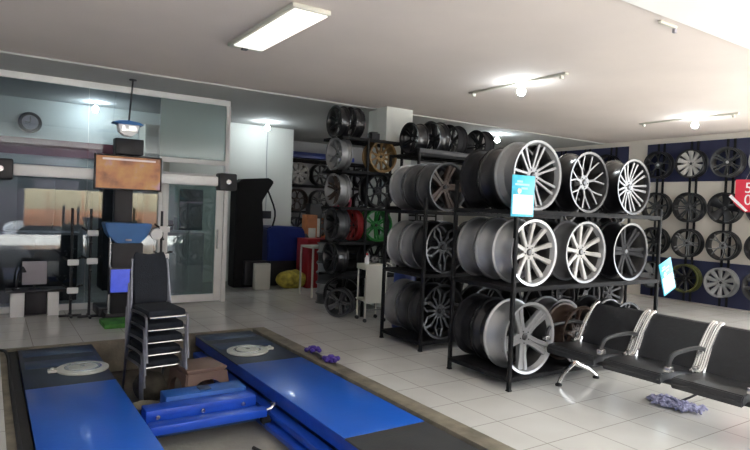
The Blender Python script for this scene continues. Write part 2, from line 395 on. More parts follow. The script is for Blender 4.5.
# ------------------------------------------------------------------ racks
def rack(name,label,x0,x1,y0,y1,levels,htop,posts,plate=True,group=None,mk='rack',tall=None):
    o=thing(name,label,'wheel rack',(x0,y0,0),0,group); w=.028
    X1=x1-x0;Y1=y1-y0
    for i,px in enumerate(posts):
        for yy in (0,Y1-w):
            bm=bmesh.new(); hh=htop if not(tall and i==0) else tall
            box(bm,px-x0-w/2,px-x0+w/2,yy,yy+w,.006,hh,.003); box(bm,px-x0-w*.62,px-x0+w*.62,yy-w*.1,yy+w*1.1,0,.012,.002)
            obj('post',bm,mk,o)
    for z in levels:
        bm=bmesh.new()
        for yy in (.002,Y1-w*.8-.002): box(bm,.0,X1,yy,yy+w*.8,z-.034,z-.006,.002)
        for px in posts: box(bm,px-x0-w*.4,px-x0+w*.4,.01,Y1-.01,z-.033,z-.007,.002)
        k=x0+.16
        while k<x1-.05: box(bm,k-x0-.012,k-x0+.012,.01,Y1-.01,z-.018,z-.006); k+=.19
        box(bm,.0,X1,.004,Y1-.004,z-.006,z,.001)
        obj('shelf',bm,mk,o)
    return o
row=['bottom','middle','top']
# near rack (rack 2)
rack('wheel_rack','black angle-iron wheel rack nearest the lift, blue and white card on its front corner',3.19,5.07,2.96,3.65,(.10,.765,1.335),1.40,(3.205,5.055),tall=1.56)
DEPTH=(3.075,3.30,3.53)
spec2={ # (row,col): list over depth of (desc,kw)
 (2,0):[('large silver seven-spoke alloy wheel',dict(style=('twin',7),face='silver',side='grey',barrel='silver',Rr=.262)),('black alloy wheel tucked behind the large silver one',dict(style=('single',8),face='black',Rr=.25)),('matt black alloy wheel at the back',dict(style=('twin',5),face='satin',Rr=.25))],
 (2,1):[('black wheel with bright machined Y spokes',dict(style=('Y',7),face='silver',side='black',barrel='black',Rr=.245)),('dark alloy wheel hidden behind the Y-spoke one',dict(style=('twin',5),face='black',Rr=.24))],
 (2,2):[('black wheel with many thin machined spokes',dict(style=('twin',9),face='silver',side='black',barrel='black',Rr=.24)),('dark alloy wheel hidden behind the thin-spoke one',dict(style=('mesh',9),face='satin',Rr=.24))],
 (1,0):[('bright silver ten-spoke alloy wheel with deep polished lip',dict(style=('single',10),face='white_w',barrel='polish',Rr=.252,W=.2)),('silver rim second in line behind the ten-spoke wheel',dict(style=('twin',5),face='silver',barrel='polish',Rr=.252)),('silver rim last in line behind the ten-spoke wheel',dict(style=('single',8),face='silver',Rr=.252))],
 (1,1):[('white ten-spoke alloy wheel',dict(style=('single',10),face='white_w',barrel='silver',Rr=.25)),('grey rim behind the white ten-spoke wheel',dict(style=('twin',6),face='grey',Rr=.25))],
 (1,2):[('large matt dark grey six-spoke wheel',dict(style=('five',6),face='satin',barrel='black',Rr=.25,cap='grey')),('black wheel behind the dark six-spoke one',dict(style=('single',8),face='black',Rr=.25))],
 (0,0):[('large silver five-spoke wheel with wide lip',dict(style=('five',5),face='silver',barrel='polish',Rr=.272,W=.22)),('black rim right behind the silver five-spoke wheel',dict(style=('mesh',8),face='black',Rr=.26)),('black rim at the back behind the five-spoke wheel',dict(style=('single',9),face='satin',Rr=.26))],
 (0,1):[('bronze multi-spoke wheel partly hidden by the bench',dict(style=('mesh',9),face='bronze',barrel='bronze',Rr=.24)),('silver-lipped dark rim behind the bronze wheel',dict(style=('twin',5),face='grey',barrel='silver',Rr=.25))],
 (0,2):[('dark multi-spoke wheel behind the bench backrests',dict(style=('twin',8),face='black',Rr=.24)),('black rim at the back beyond the bench backrests',dict(style=('single',8),face='satin',Rr=.24))],
}
zl=(.10,.765,1.335)
for (r_,c_),L in spec2.items():
    for d,(desc,kw) in enumerate(L):
        x=3.43+.60*c_+(.012*((d*7+c_)%3-1)) + (.03 if d else 0)
        wh=['in the left column','in the centre column','in the right column'][c_]
        wheel(desc,'on the near rack, %s shelf'%(row[r_]),(x,DEPTH[d]+(.0 if kw.get('W',.2)<=.2 else .015*(d==0)),zl[r_]),group='wheels on the near rack',**dict({'W':.2},**kw))
# second rack (rack 1)
rack('wheel_rack','black wheel rack behind the near rack, nearer to the white trolley',3.325,5.22,4.19,4.85,(.09,.715,1.30),1.42,(3.34,5.205))
spec1={
 (2,0):[('brownish dark five-spoke alloy wheel with scuffed face',dict(style=('five',5),face='bronze',barrel='grey',Rr=.232)),('grey rim with bright lip behind the brownish wheel',dict(style=('single',8),face='grey',barrel='grey',Rr=.232)),('silver-edged rim furthest back behind the brownish wheel',dict(style=('single',8),face='grey',barrel='silver',Rr=.232))],
 (1,0):[('black wheel with silver-edged looping twin spokes',dict(style=('stud',5),face='grey',side='black',barrel='black',Rr=.245)),('silver rim with polished lip behind the looping-spoke wheel',dict(style=('single',8),face='grey',barrel='silver',Rr=.24)),('polished silver rim furthest back behind the looping-spoke wheel',dict(style=('single',8),face='silver',barrel='polish',Rr=.24))],
 (0,0):[('black off-road wheel with silver-edged blocky spokes',dict(style=('stud',7),face='grey',side='black',barrel='black',Rr=.262)),('grey-green rim behind the blocky-spoke wheel',dict(style=('single',8),face='grey',barrel='grey',Rr=.25)),('light silver rim furthest back behind the blocky-spoke wheel',dict(style=('twin',5),face='silver',barrel='silver',Rr=.25))],
}
for (r_,c_),L in spec1.items():
    for d,(desc,kw) in enumerate(L):
        wheel(desc,'on the second rack, %s shelf'%row[r_],(3.60,4.30+.225*d,(.09,.715,1.30)[r_]),W=.2,group='wheels on the second rack',**kw)
    for cc in (1,2):
        kw=[dict(style=('twin',6),face='black'),dict(style=('single',7),face='satin')][cc-1]
        wheel('black alloy wheel','on the second rack, %s shelf, %s column'%(row[r_],['centre','right'][cc-1]),(3.60+.58*cc,4.31,(.09,.715,1.30)[r_]),Rr=.24,W=.2,group='wheels on the second rack',**kw)
# rack 4 further back, beside pillar
rack('wheel_rack','tall dark wheel rack right of the white pillar, wheels on its top shelf',4.10,6.1,5.33,5.93,(.10,.72,1.34,1.965),1.97,(4.115,6.085))
for i,(x,desc,kw) in enumerate([(4.24,'small black wheel with bright hub, leftmost',dict(Rr=.19,style=('twin',5),face='black',cap='polish')),
     (4.55,'thin black alloy wheel with a pale spoke',dict(Rr=.215,style=('five',5),face='satin',barrel='black')),
     (4.84,'black alloy wheel with bright hub',dict(Rr=.21,style=('single',8),face='black',barrel='satin',cap='polish')),(5.30,'satin black wheel, rightmost',dict(Rr=.2,style=('twin',6),face='satin'))]):
    wheel(desc,'on the top shelf right of the pillar',(x,5.62,1.965),W=.16,rz=-PI/2,group='wheels on the tall rack right of the pillar',**kw)
bm=bmesh.new(); box(bm,4.12,6.05,5.34,5.39,1.966,2.02,.004); tag(recenter(obj('plank',bm,'dark')),'dark plank lying along the top shelf right of the pillar','plank')
for r_,z in enumerate((.10,.72,1.34)):
    for c_ in range(3):
        wheel(['satin black','gloss black','dark grey'][(r_+c_)%3]+' alloy wheel','on the tall rack by the pillar, %s shelf, %s'%(['bottom','second','third'][r_],['left end','centre','right end'][c_]),(4.52+.6*c_,5.47,z),Rr=.235,W=.19,style=[('twin',6),('Y',5),('single',9)][(r_*2+c_)%3],face=['satin','black','grey'][(r_+c_)%3],group='wheels on the tall rack right of the pillar')
rack('wheel_rack','dim wheel rack seen through the gaps behind the near rack',5.55,7.05,4.55,5.10,(.10,.66,1.22),1.50,(5.565,7.035))
for r_,z in enumerate((.10,.66,1.22)):
    for c_ in range(3):
        for d_ in range(2):
            wheel(['satin black','gloss black','dark grey'][(r_+c_)%3]+' alloy wheel','on the dim rack, %s shelf, %s column, %s'%(row[r_],['left','centre','right'][c_],['front','back'][d_]),(5.80+.5*c_,4.67+.24*d_,z),Rr=.225,W=.18,style=[('twin',6),('Y',5),('single',9)][(r_*2+c_)%3],face=['satin','black','grey'][(r_+c_)%3],group='wheels on the dim rack behind')
# rack 3 in front of the pillar
rack('wheel_rack','narrow wheel rack in front of the white pillar, gold wheel on top',3.40,4.27,5.86,6.34,(.50,.90,1.31,1.74,2.13),2.14,(3.755,4.256))
g3='wheels on the rack in front of the pillar'
wheel('gold mesh alloy wheel','on the rack in front of the white pillar',(3.99,5.975,1.74),Rr=.198,W=.18,style=('mesh',10),face='gold',group=g3)
wheel('black twisted-spoke alloy wheel','under the gold wheel, in front of the pillar',(3.97,5.975,1.31),Rr=.21,W=.18,style=('Y',6),face='black',cap='grey',group=g3)
wheel('bright green multi-spoke alloy wheel','in front of the pillar',(3.96,5.975,.90),Rr=.2,W=.18,style=('twin',6),face='green',group=g3)
wheel('black alloy wheel','under the green wheel on the pillar rack',(3.96,5.975,.50),Rr=.19,W=.18,style=('twin',6),face='black',group=g3)
for (z,desc,kw) in [(1.74,'silver wheel turned sideways left of the gold wheel',dict(style=('Y',5),face='silver',barrel='silver')),
                    (1.31,'pewter deep-dish alloy wheel turned sideways',dict(style=('twin',6),face='bronze',barrel='silver')),
                    (.90,'dark wheel turned sideways left of the red rim',dict(style=('twin',6),face='black',barrel='grey')),
                    (.50,'black alloy wheel turned sideways, lowest but one',dict(style=('single',8),face='black'))]:
    wheel(desc,'on the pillar rack',(3.49,6.10,z),Rr=.198,W=.15,rz=-PI/2,group=g3,**kw)
wheel('red-edged alloy rim','turned sideways beside the green wheel',(3.72,6.10,.90),Rr=.19,W=.09,rz=-PI/2,style=('single',8),face='red',group=g3)
for i,(x,y) in enumerate([(3.47,6.11),(3.66,6.09)]):
    wheel('',' ',(x,y,2.13),Rr=.19,W=.12,rz=-PI/2,style=[('single',7),('twin',5)][i],face='black',barrel='black',cap='grey',group=g3,lab=['black wheel standing on the very top of the pillar rack, left one','black wheel standing on the very top of the pillar rack, right one'][i])
bm=bmesh.new(); box(bm,3.85,3.97,5.95,6.07,2.131,2.22,.01); box(bm,3.87,3.95,5.97,6.05,2.22,2.235,.004)
tag(recenter(obj('small_box',bm,'dark')),'small black box on the pillar rack beside the black wheels','box')
# floor pile under rack 3
wheel('','',(3.62,6.12,0.27),Rr=.235,W=.17,style=('twin',5),face='black',rz=-.5,group='wheels on the floor by the pillar',lab='black alloy wheel leaning low under the pillar rack').location=(3.64,6.15,0.0)
wheel('','',(3.52,6.0,.0),Rr=.17,W=.16,style=('five',5),face='grey',barrel='grey',rz=-.8,group='wheels on the floor by the pillar',lab='grey five-spoke rim standing on the floor before the pillar rack')
st=[(3.86,6.95,i) for i in range(6)]
for x,y,i in st:
    w_=wheel('','',(0,0,0),Rr=.15,W=.135,style=('single',8),face='grey',barrel='silver' if i%2 else 'grey',flat=1,group='stack of rims beside the pillar rack',lab=['silver rim lying flat in the upright stack left of the pillar rack, lowest','silver rim lying flat in the stack left of the pillar rack, second from floor','silver rim lying flat in the stack left of the pillar rack, third from floor','silver rim lying flat in the stack left of the pillar rack, third from top','silver rim lying flat in the stack left of the pillar rack, second from top','silver rim lying flat on top of the stack left of the pillar rack'][i])
    w_.rotation_euler=(-PI/2,0,0); w_.location=(x,y-.15,.0675+i*.136)
# ------------------------------------------------------------------ wall display on the right
def wall_display(y0,y1,label,xw=9.3):
    o=thing('wheel_display',label,'wheel display',(xw,y0,0))
    L=y1-y0
    bm=bmesh.new(); box(bm,-.03,-.001,0,L,1.93,2.56,.004); obj('upper_panel',bm,'navy',o)
    bm=bmesh.new(); box(bm,-.03,-.001,0,L,.03,.69,.004); obj('lower_panel',bm,'navy',o)
    k=.27
    while k<L:
        for s in (-.05,.05):
            bm=bmesh.new(); box(bm,-.045,-.031,k+s-.018,k+s+.018,.03,2.56,.002); obj('rail',bm,'rack',o)
        k+=.545
    return o
dy=.54
YS=[6.01-dy*k for k in range(5)]     # column centres
wall_display(YS[-1]-.27,YS[1]+.27,'navy panelled wheel display on the right-hand wall behind the bench')
ZS=[2.20,1.515,.955,.40]
rown=['top row','second row','third row','bottom row']
coln=['','leftmost column','second column','third column','rightmost column']
SW={(0,1):('dark Y-spoke wheel',dict(style=('Y',5),face='grey',side='black',barrel='black',cap='polish')),(0,2):('white ten-spoke wheel',dict(style=('wide',10),face='white_w',barrel='black',cap='black')),
 (0,3):('grey twin-spoke wheel',dict(style=('twin',6),face='grey',barrel='grey',cap='polish')),(0,4):('pale-lipped grey wheel cut by the frame',dict(style=('twin',7),face='silver',side='grey',barrel='silver')),
 (1,1):('olive-grey mesh wheel',dict(style=('mesh',8),face='grey',barrel='black')),(1,2):('dark grey multi-spoke wheel',dict(style=('twin',7),face='grey',barrel='black')),(1,3):('black five-hole wheel',dict(style=('wide',5),face='black',barrel='black',cap='grey')),
 (2,1):('black wheel with thin spokes',dict(style=('single',8),face='black')),(2,2):('black wheel with silver twin spokes',dict(style=('twin',5),face='silver',side='black',barrel='black')),(2,3):('black wheel with silver star spokes',dict(style=('Y',5),face='silver',side='black',barrel='black')),
 (3,1):('small silver five-spoke wheel',dict(style=('wide',5),face='silver',barrel='black')),(3,2):('black wheel with yellow-green lip',dict(style=('single',8),face='black',barrel='yellow')),(3,3):('silver-grey ten-slot wheel',dict(style=('wide',10),face='silver',side='grey',barrel='silver')),(3,4):('dark rim at the very edge',dict(style=('single',8),face='grey',barrel='grey'))}
SWX={};SWX[(0,0)]=('black split-spoke wheel',dict(style=('Y',7),face='black'));SWX[(1,0)]=('satin black mesh wheel',dict(style=('mesh',8),face='satin'));SWX[(2,0)]=('black slim-spoke wheel',dict(style=('single',9),face='black'));SWX[(3,0)]=('black small-spoke wheel',dict(style=('twin',6),face='black'))
SW[(1,4)]=('black twin-spoke wheel',dict(style=('twin',5),face='black'));SW[(2,4)]=('black star-spoke wheel',dict(style=('five',5),face='black'))
for (r_,c_),(desc,kw) in SW.items():
    if c_==5: continue
    Rr=.225 if not(r_==1) else .235; W=.16
    wheel(desc,'in the wall display, %s, %s'%(rown[r_],coln[c_]),(9.255-W/2-.0,YS[c_],ZS[r_]-Rr),Rr=Rr,W=W,rz=-PI/2,group='wheels on the wall display',spin=PI/2*0+.2*r_,**kw)
# the second stretch of display, dim, beyond
wall_display(6.10,9.20,'dim wheel display continuing along the right-hand wall towards the back')
k=0
for r_ in range(4):
    for c_ in range(5):
        wheel(['black','dark grey','satin black'][(r_+c_)%3]+' alloy wheel','in the dim far display, %s, %s'%(rown[r_],['nearest column','second nearest column','centre column','second farthest column','farthest column'][c_]),(9.255-.08,6.42+.58*c_,ZS[r_]-.225),Rr=.225,W=.16,rz=-PI/2,style=[('twin',6),('Y',5),('single',9),('mesh',8)][(r_*3+c_)%4],face=['black','grey','satin'][(r_+c_)%3],group='wheels on the dim far display')
# red price tag in arrow shape hanging in front of the display
t=thing('price_tag','red arrow-shaped tag with white figures hanging on the wall display','price tag',(8.93,4.02,1.46),-PI/2)
bm=bmesh.new(); prism(bm,[(-.21,.22),(-.10,.08),(.0,.0),(.20,.0),(.20,.46),(-.13,.46),(-.13,.20),(-.19,.25)],-.006,.006,'y'); obj('tag_board',bm,'signred',t)
bm=bmesh.new(); prism(bm,[(-.21,.215),(.02,.005),(.05,.02),(-.18,.245)],-.011,-.0065,'y'); obj('pale_edge',bm,'paper',t)
def text_mesh(body,size,name='lettering'):
    cu=bpy.data.curves.new(name,'FONT'); cu.body=body; cu.size=size; cu.extrude=.002; cu.align_x='CENTER'; cu.align_y='CENTER'
    tmp=bpy.data.objects.new('tmp',cu); C.objects.link(tmp); bpy.context.view_layer.update()
    me=bpy.data.meshes.new_from_object(tmp.evaluated_get(bpy.context.evaluated_depsgraph_get())); bpy.data.objects.remove(tmp,do_unlink=True); return me
for i,ch in enumerate('50'):
    me=text_mesh(ch,.21); me.materials.append(M['paper']); o=link('lettering',me,t); o.rotation_euler=(PI/2,0,0); o.location=(.045,-.009,.335-.17*i)
bm=bmesh.new(); tube(bm,[(0,.0,.46),(0,.14,.60),(0,.30,.62)],.004,6); obj('hook',bm,'chrome',t)
# ------------------------------------------------------------------ price cards on the near rack
def card(label,loc,rx,ry,rz,w=.235,h=.30):
    t=thing('price_card',label,'card',loc,0); t.rotation_euler=(rx,ry,rz)
    bm=bmesh.new(); box(bm,-w/2,w/2,-.003,.003,-h,0,.002); obj('card_board',bm,'cyan',t)
    bm=bmesh.new(); box(bm,-w/2+.014,w/2-.014,-.005,-.0031,-h+.018,-h*.47); obj('white_panel',bm,'paper',t)
    bm=bmesh.new()
    for k,(a,b,c) in enumerate([(-.30,-.05,.13),(-.38,.25,.20),(-.10,.18,.29)]): box(bm,w*a,w*(b),-.005,-.0031,-h*(c+.05),-h*c)
    obj('printed_marks',bm,'cyan2',t)
    bm=bmesh.new(); lathe(bm,[(0,-.0052),(.020,-.0052),(.020,-.0031),(0,-.0031)],14,'y',T(-w*.18,0,-h*.38)); obj('printed_figure',bm,'skin',t)
    bm=bmesh.new()
    for i in range(5):
        for j in range(6): box(bm,-w/2+.028+j*.031,-w/2+.046+j*.031,-.0058,-.0051,-h+.030+i*.025,-h+.034+i*.025)
    obj('printed_grid',bm,'inkgrey',t)
    return t
card('blue and white card on the front corner post of the near rack',(3.24,2.9555,1.585),0,0,0)
card('blue and white card hanging tilted on the right post of the near rack',(5.13,2.9555,.93),0,math.radians(-22),0,.2,.31)
# ------------------------------------------------------------------ bench
t=thing('waiting_bench','row of black padded waiting seats with chrome frames in front of the racks','bench',(3.9,2.3,0))
OX,OY=3.9,2.3
def L_(x,y): return x-OX,y-OY
seats=[(2.99,2.53),(2.50,2.04),(2.01,1.55),(1.52,1.06)]
for (ya,yb) in seats:
    bm=bmesh.new()
    a,b=ya-OY-.02,yb-OY+.02
    prism(bm,[(3.60-OX,.245),(3.59-OX,.285),(3.61-OX,.315),(3.68-OX,.322),(4.00-OX,.30),(4.03-OX,.285),(4.02-OX,.262),(3.66-OX,.268)],b,a,'y'); bmesh.ops.bevel(bm,geom=list(bm.edges),offset=.006,segments=2,affect='EDGES'); obj('seat',bm,'vinyl',t)
    bm=bmesh.new()
    prism(bm,[(4.00-OX,.275),(4.04-OX,.27),(4.12-OX,.44),(4.235-OX,.585),(4.215-OX,.60),(4.185-OX,.595),(4.08-OX,.46)],b,a,'y'); bmesh.ops.bevel(bm,geom=list(bm.edges),offset=.006,segments=2,affect='EDGES'); obj('backrest',bm,'vinyl',t)
    for yy in (a+.012,b-.012):
        bm=bmesh.new()
        path=smooth_path([(4.225-OX,yy,.600),(4.16-OX,yy,.565),(4.065-OX,yy,.45),(3.99-OX,yy,.315),(3.93-OX,yy,.29)],4)
        for s in (-.007,.007): tube(bm,[(p.x,p.y+s,p.z+.006) for p in path],.012,8)
        obj('side_frame',bm,'chrome',t)
for k,yy in enumerate([3.0,2.515,2.025,1.535,1.05]):
    bm=bmesh.new(); tube(bm,smooth_path([(4.10-OX,yy-OY,.42),(3.98-OX,yy-OY,.455),(3.80-OX,yy-OY,.455),(3.66-OX,yy-OY,.435),(3.62-OX,yy-OY,.36)],4),.015,8); ar=obj('armrest',bm,'vinyl',t)
    bm=bmesh.new(); box(bm,3.60-OX,3.655-OX,yy-OY-.022,yy-OY+.022,.335,.372,.008); obj('end_cap',bm,'chrome',ar)
    bm=bmesh.new(); box(bm,3.94-OX,4.05-OX,yy-OY-.018,yy-OY+.018,.262,.33,.006); obj('bracket',bm,'chrome',t)
bm=bmesh.new(); box(bm,3.80-OX,3.86-OX,1.02-OY,3.02-OY,.205,.245,.004); obj('beam',bm,'dark',t)
for yy in (2.90,1.45):
    bm=bmesh.new(); y=yy-OY
    tube(bm,smooth_path([(3.67-OX,y,.02),(3.74-OX,y,.10),(3.83-OX,y,.155),(3.83-OX,y,.21)],4),[.014]*4+[.017]*4+[.022]*5,8)
    tube(bm,smooth_path([(4.13-OX,y,.02),(4.02-OX,y,.09),(3.88-OX,y,.145),(3.83-OX,y,.185)],4),[.014]*4+[.017]*4+[.022]*5,8); lg=obj('leg',bm,'chrome',t)
    bm=bmesh.new()
    for xx in (3.67,4.13): lathe(bm,[(0,0),(.026,0),(.026,.012),(.014,.022),(0,.022)],12,'z',T(xx-OX,y,0))
    obj('rubber_foot',bm,'rubber',lg)
# ------------------------------------------------------------------ lift runways
def runway(x0,x1,label,sgn):
    t=thing('lift_runway',label,'car lift runway',((x0+x1)/2,3.0,PZ)); h=-PZ; w=(x1-x0)/2
    bm=bmesh.new(); box(bm,-w,w,2.79-3,4.49-3,h-.012,h-.0,.003); obj('blue_deck',bm,'blue',t)
    bm=bmesh.new(); box(bm,-w,w,-1.0-3,2.785-3,h-.012,h-.0,.003); obj('dark_deck',bm,'darkplate',t)
    bm=bmesh.new(); box(bm,-w,w,4.495-3,5.67-3,h-.012,h-.002,.003)
    obj('turnplate_deck',bm,'slate',t)
    for (a,b) in ((5.02,5.24),(5.40,5.60)):
        bm=bmesh.new(); box(bm,-w+.03,w-.03,a-3,b-3,h-.0022,h+.001,.001); obj('slip_plate',bm,'slateblue',t)
    bm=bmesh.new()
    box(bm,-w+.01,w-.01,-1.0-3,5.66-3,h-.10,h-.0125,.004)
    obj('platform_body',bm,'blue2',t)
    bm=bmesh.new()
    s=sgn
    xi=s*w
    for (z0,z1,dx) in ((h-.17,h-.125,.06),(h-.23,h-.195,.10)):
        a,b=sorted((xi-s*.02,xi+s*dx)); box(bm,a,b,-1.0-3,5.5-3,z0,z1,.004)
    obj('jack_rail',bm,'blue2',t)
    bm=bmesh.new(); box(bm,-w+.05,w-.05,-1.0-3,5.5-3,0,h-.1005,.004); obj('scissor_base',bm,'slateblue',t)
    return t
runway(.225,.79,'long blue lift runway on the left, dark plates at its far end',1)
runway(1.70,2.275,'long blue lift runway on the right, beside the tiled floor',-1)
for (x,lab) in ((.62,'round steel turn plate on the far end of the left runway'),(1.93,'round steel turn plate on the far end of the right runway')):
    t=thing('turn_plate',lab,'turn plate',(x,4.86,-.0015),0)
    bm=bmesh.new(); lathe(bm,[(0,.0),(.175,.0),(.18,.004),(.18,.016),(.172,.020),(0,.021)],48,'z'); obj('disc',bm,'dirtywhite',t)
    bm=bmesh.new(); lathe(bm,[(.10,.0215),(.115,.0235),(.13,.0215)],40,'z'); lathe(bm,[(0,.0205),(.02,.028),(0,.029)],16,'z'); obj('ring',bm,'chrome',t)
    bm=bmesh.new(); sx=-1 if x<1 else 1
    a,b=sorted((sx*.175,sx*.235)); box(bm,a,b,-.03,.03,.002,.022,.004); lathe(bm,[(0,.022),(.012,.022),(.012,.034),(0,.034)],10,'z',T(sx*.205,0,0)); obj('lock_pin',bm,'dirtywhite',t)
# bridge jack between runways
t=thing('bridge_jack','bright blue bridge jack beam spanning the pit between the runways','jack',(1.22,3.9,-.21))
def jb(name,x0,x1,y0,y1,z0,z1,mk='blue2',bev=.006,parent=None):
    bm=bmesh.new(); box(bm,x0-1.22,x1-1.22,y0-3.9,y1-3.9,z0+.21,z1+.21,bev); return obj(name,bm,mk,parent or t)
jb('lower_beam',.85,1.61,3.66,3.74,-.145,-.09)
jb('middle_beam',.86,1.60,3.84,3.985,-.135,-.048)
jb('ledge',.87,1.60,3.745,3.835,-.145,-.115)
jb('upper_beam',1.02,1.58,3.99,4.16,-.14,-.022,'jackblue')
jb('pad',1.26,1.34,4.03,4.12,-.0215,-.012,'slateblue',.002)
jb('cross_plate',.90,1.54,3.68,4.12,-.165,-.146,'slateblue',.002)
for xx in (.93,1.22,1.50):
    bm=bmesh.new(); lathe(bm,[(0,-.008),(.016,-.008),(.014,-.02),(0,-.022)],10,'y',T(xx-1.22,3.839-3.9,.21-.09)); obj('bolt',bm,'chrome',t)
for xx in (.865,1.615):
    for yy in (3.70,4.05):
        bm=bmesh.new(); lathe(bm,[(0,-.02),(.035,-.02),(.035,.02),(0,.02)],16,'y',T(xx-1.22,yy-3.9,.035)); obj('roller',bm,'rubber',t)
bm=bmesh.new(); tube(bm,smooth_path([(1.60-1.22,3.70-3.9,.10),(1.65-1.22,3.70-3.9,.105),(1.675-1.22,3.70-3.9,.13)],3),.010,8); lathe(bm,[(0,0),(.02,0),(.02,.02),(0,.025)],10,'z',T(1.675-1.22,3.70-3.9,.125)); obj('lever',bm,'chrome',t)
# air hose along the jack rail
bm=bmesh.new(); tube(bm,smooth_path([(1.45,3.5,PZ+.012),(1.52,3.2,PZ+.012),(1.58,2.8,PZ+.012),(1.60,2.2,PZ+.012)],6),.012,8)
tag(recenter(obj('air_hose',bm,'rubber')),'black air hose lying on the pit floor beside the right runway','hose')
# black cable; black strip as shade in the gap left of left runway
bm=bmesh.new(); tube(bm,smooth_path([(-.30,5.50,.014),(-.05,5.72,.014),(.10,5.66,.016),(.15,5.45,.014),(.15,4.5,.014),(.155,3.5,.014),(.16,2.4,.014)],6),.012,8)
tag(recenter(obj('cable',bm,'rubber')),'black cable curling along the outer edge of the left runway','cable')
bm=bmesh.new(); box(bm,.150,.219,-1,5.69,-.13,-.012,.004); tag(recenter(obj('gap_shade_strip',bm,'rubber')),'black strip standing in for shade in the gap left of the left runway','strip')
# ------------------------------------------------------------------ stool
t=thing('plastic_stool','brown plastic stool with an arched opening, down in the pit behind the jack','stool',(1.415,4.58,PZ),.12)
bm=bmesh.new()
def ring_rect(w,z,bev=.0): return [(-w,-w,z),(w,-w,z),(w,w,z),(-w,w,z)]
box(bm,-.165,.165,-.165,.165,.275,.30,.012); box(bm,-.15,.15,-.15,.15,.255,.28,.005); obj('seat_top',bm,'brown',t)
for k in range(4):
    mt=R(PI/2*k,'Z')
    bm=bmesh.new(); n=10
    # side panel with arch: outline in (x,z)
    pts=[(-.19,0),(-.12,0)]
    for i in range(n+1):
        a=PI-PI*i/n; pts.append((.12*math.cos(a),.13+.085*math.sin(a)))
    pts+=[(.12,0),(.19,0),(.155,.265),(-.155,.265)]
    vs=prism(bm,pts,-.166,-.156,'y')
    for v in vs: v.co.y-= (.265-v.co.z)*.13
    for v in vs: v.co=mt@v.co
    obj('side_panel',bm,'brown',t)
# ------------------------------------------------------------------ stacked chairs
def chair_parts(t):
    w=.142
    bm=bmesh.new(); box(bm,-w,w,-.19,.19,.315,.375,.022); obj('seat',bm,'navyfab',t)
    bm=bmesh.new()
    pts=[(-.128,.375),(-.135,.60),(-.122,.74),(-.105,.775),(-.08,.765),(0,.752),(.08,.765),(.105,.775),(.122,.74),(.135,.60),(.128,.375)]
    vs=prism(bm,pts[::-1],0,.035,'y')
    bmesh.ops.bevel(bm,geom=list(bm.edges),offset=.006,segments=2,affect='EDGES')
    for v in bm.verts: v.co.y+=.175+(v.co.z-.40)*.16
    obj('backrest',bm,'navyfab',t)
    bm=bmesh.new()
    tube(bm,[(-w+.01,-.203,.322),(w-.01,-.203,.322)],.009,8)
    obj('seat_rail',bm,'chrome',t)
    for s in (-1,1):
        bm=bmesh.new(); tube(bm,smooth_path([(s*(w+.012),-.225,.0),(s*(w+.012),-.195,.18),(s*(w+.012),-.185,.315),(s*(w+.010),-.10,.335),(s*(w+.010),.16,.33)],4),.010,8); obj('front_leg',bm,'oldchrome',t)
        bm=bmesh.new(); tube(bm,smooth_path([(s*(w+.012),.245,.0),(s*(w+.012),.20,.20),(s*(w+.010),.185,.36),(s*(w+.002),.215,.56),(s*(w-.005),.24,.72)],4),.010,8); obj('rear_leg',bm,'oldchrome',t)
cz=PZ
labs=['lowest black stacking chair in the pit stack','second lowest black stacking chair in the pit stack','middle black stacking chair of the pit stack','second highest black stacking chair in the pit stack','topmost black stacking chair with chrome frame, its back and seat in full view']
base=(1.10,4.74,cz)
first=thing('stacking_chair',labs[0],'chair',base,.10,'stack of chairs in the lift pit'); chair_parts(first)
for k in range(1,5): copy_thing(first,(base[0]+.003*k,base[1]-.024*k,cz+.098*k),.10+.012*((k*7)%3-1),labs[k])
bm=bmesh.new(); bmesh.ops.create_icosphere(bm,subdivisions=4,radius=.15)
from mathutils import noise as nz
for v in bm.verts:
    d=nz.noise(v.co*9)*.035; v.co=Vector((v.co.x*.85*(1+d*3),v.co.y*(1+d*3),max(-.115,v.co.z*.8+d)))
o=obj('rag_heap',bm,'grimedark'); o.location=(1.09,4.74,PZ+.116); tag(o,'grimy dark heap of rags on the pit floor under the chair stack','rags')
# dirty bucket-like lump + sack near the stack base
bm=bmesh.new(); lathe(bm,[(0,0),(.075,0),(.095,.16),(.10,.165),(.092,.165),(.072,.01),(0,.01)],24,'z',T(.93,4.18,PZ)); tag(recenter(obj('bucket',bm,'grime')),'grimy grey bucket in the pit beside the left runway','bucket')
# purple knobs on curb
for (x,y,lab,rz) in ((2.42,4.56,'purple hand knob on the pit curb, the farther of the pair',.3),(2.41,4.22,'purple hand knob on the pit curb, the nearer of the pair',1.0)):
    t=thing('hand_knob',lab,'knob',(x,y,.004),rz)
    bm=bmesh.new(); lathe(bm,[(0,0),(.022,0),(.022,.025),(.03,.03),(.03,.055),(.018,.065),(0,.066)],14,'z')
    obj('hub',bm,'purple',t)
    for k in range(5):
        a=2*PI*k/5; bm=bmesh.new(); c,s=math.cos(a),math.sin(a)
        tube(bm,[(c*.015,s*.015,.035),(c*.04,s*.04,.034),(c*.058,s*.058,.030)],[.014,.015,.020],10); bmesh.ops.create_uvsphere(bm,u_segments=10,v_segments=8,radius=.0205,matrix=T(c*.060,s*.060,.030)); obj('lobe',bm,'purple',t)
bm=bmesh.new(); tube(bm,smooth_path([(2.39,4.51,.016),(2.385,4.42,.03),(2.38,4.33,.014)],5),.012,8); tag(recenter(obj('rod',bm,'dark')),'short dark rod on the curb between the purple knobs','rod')
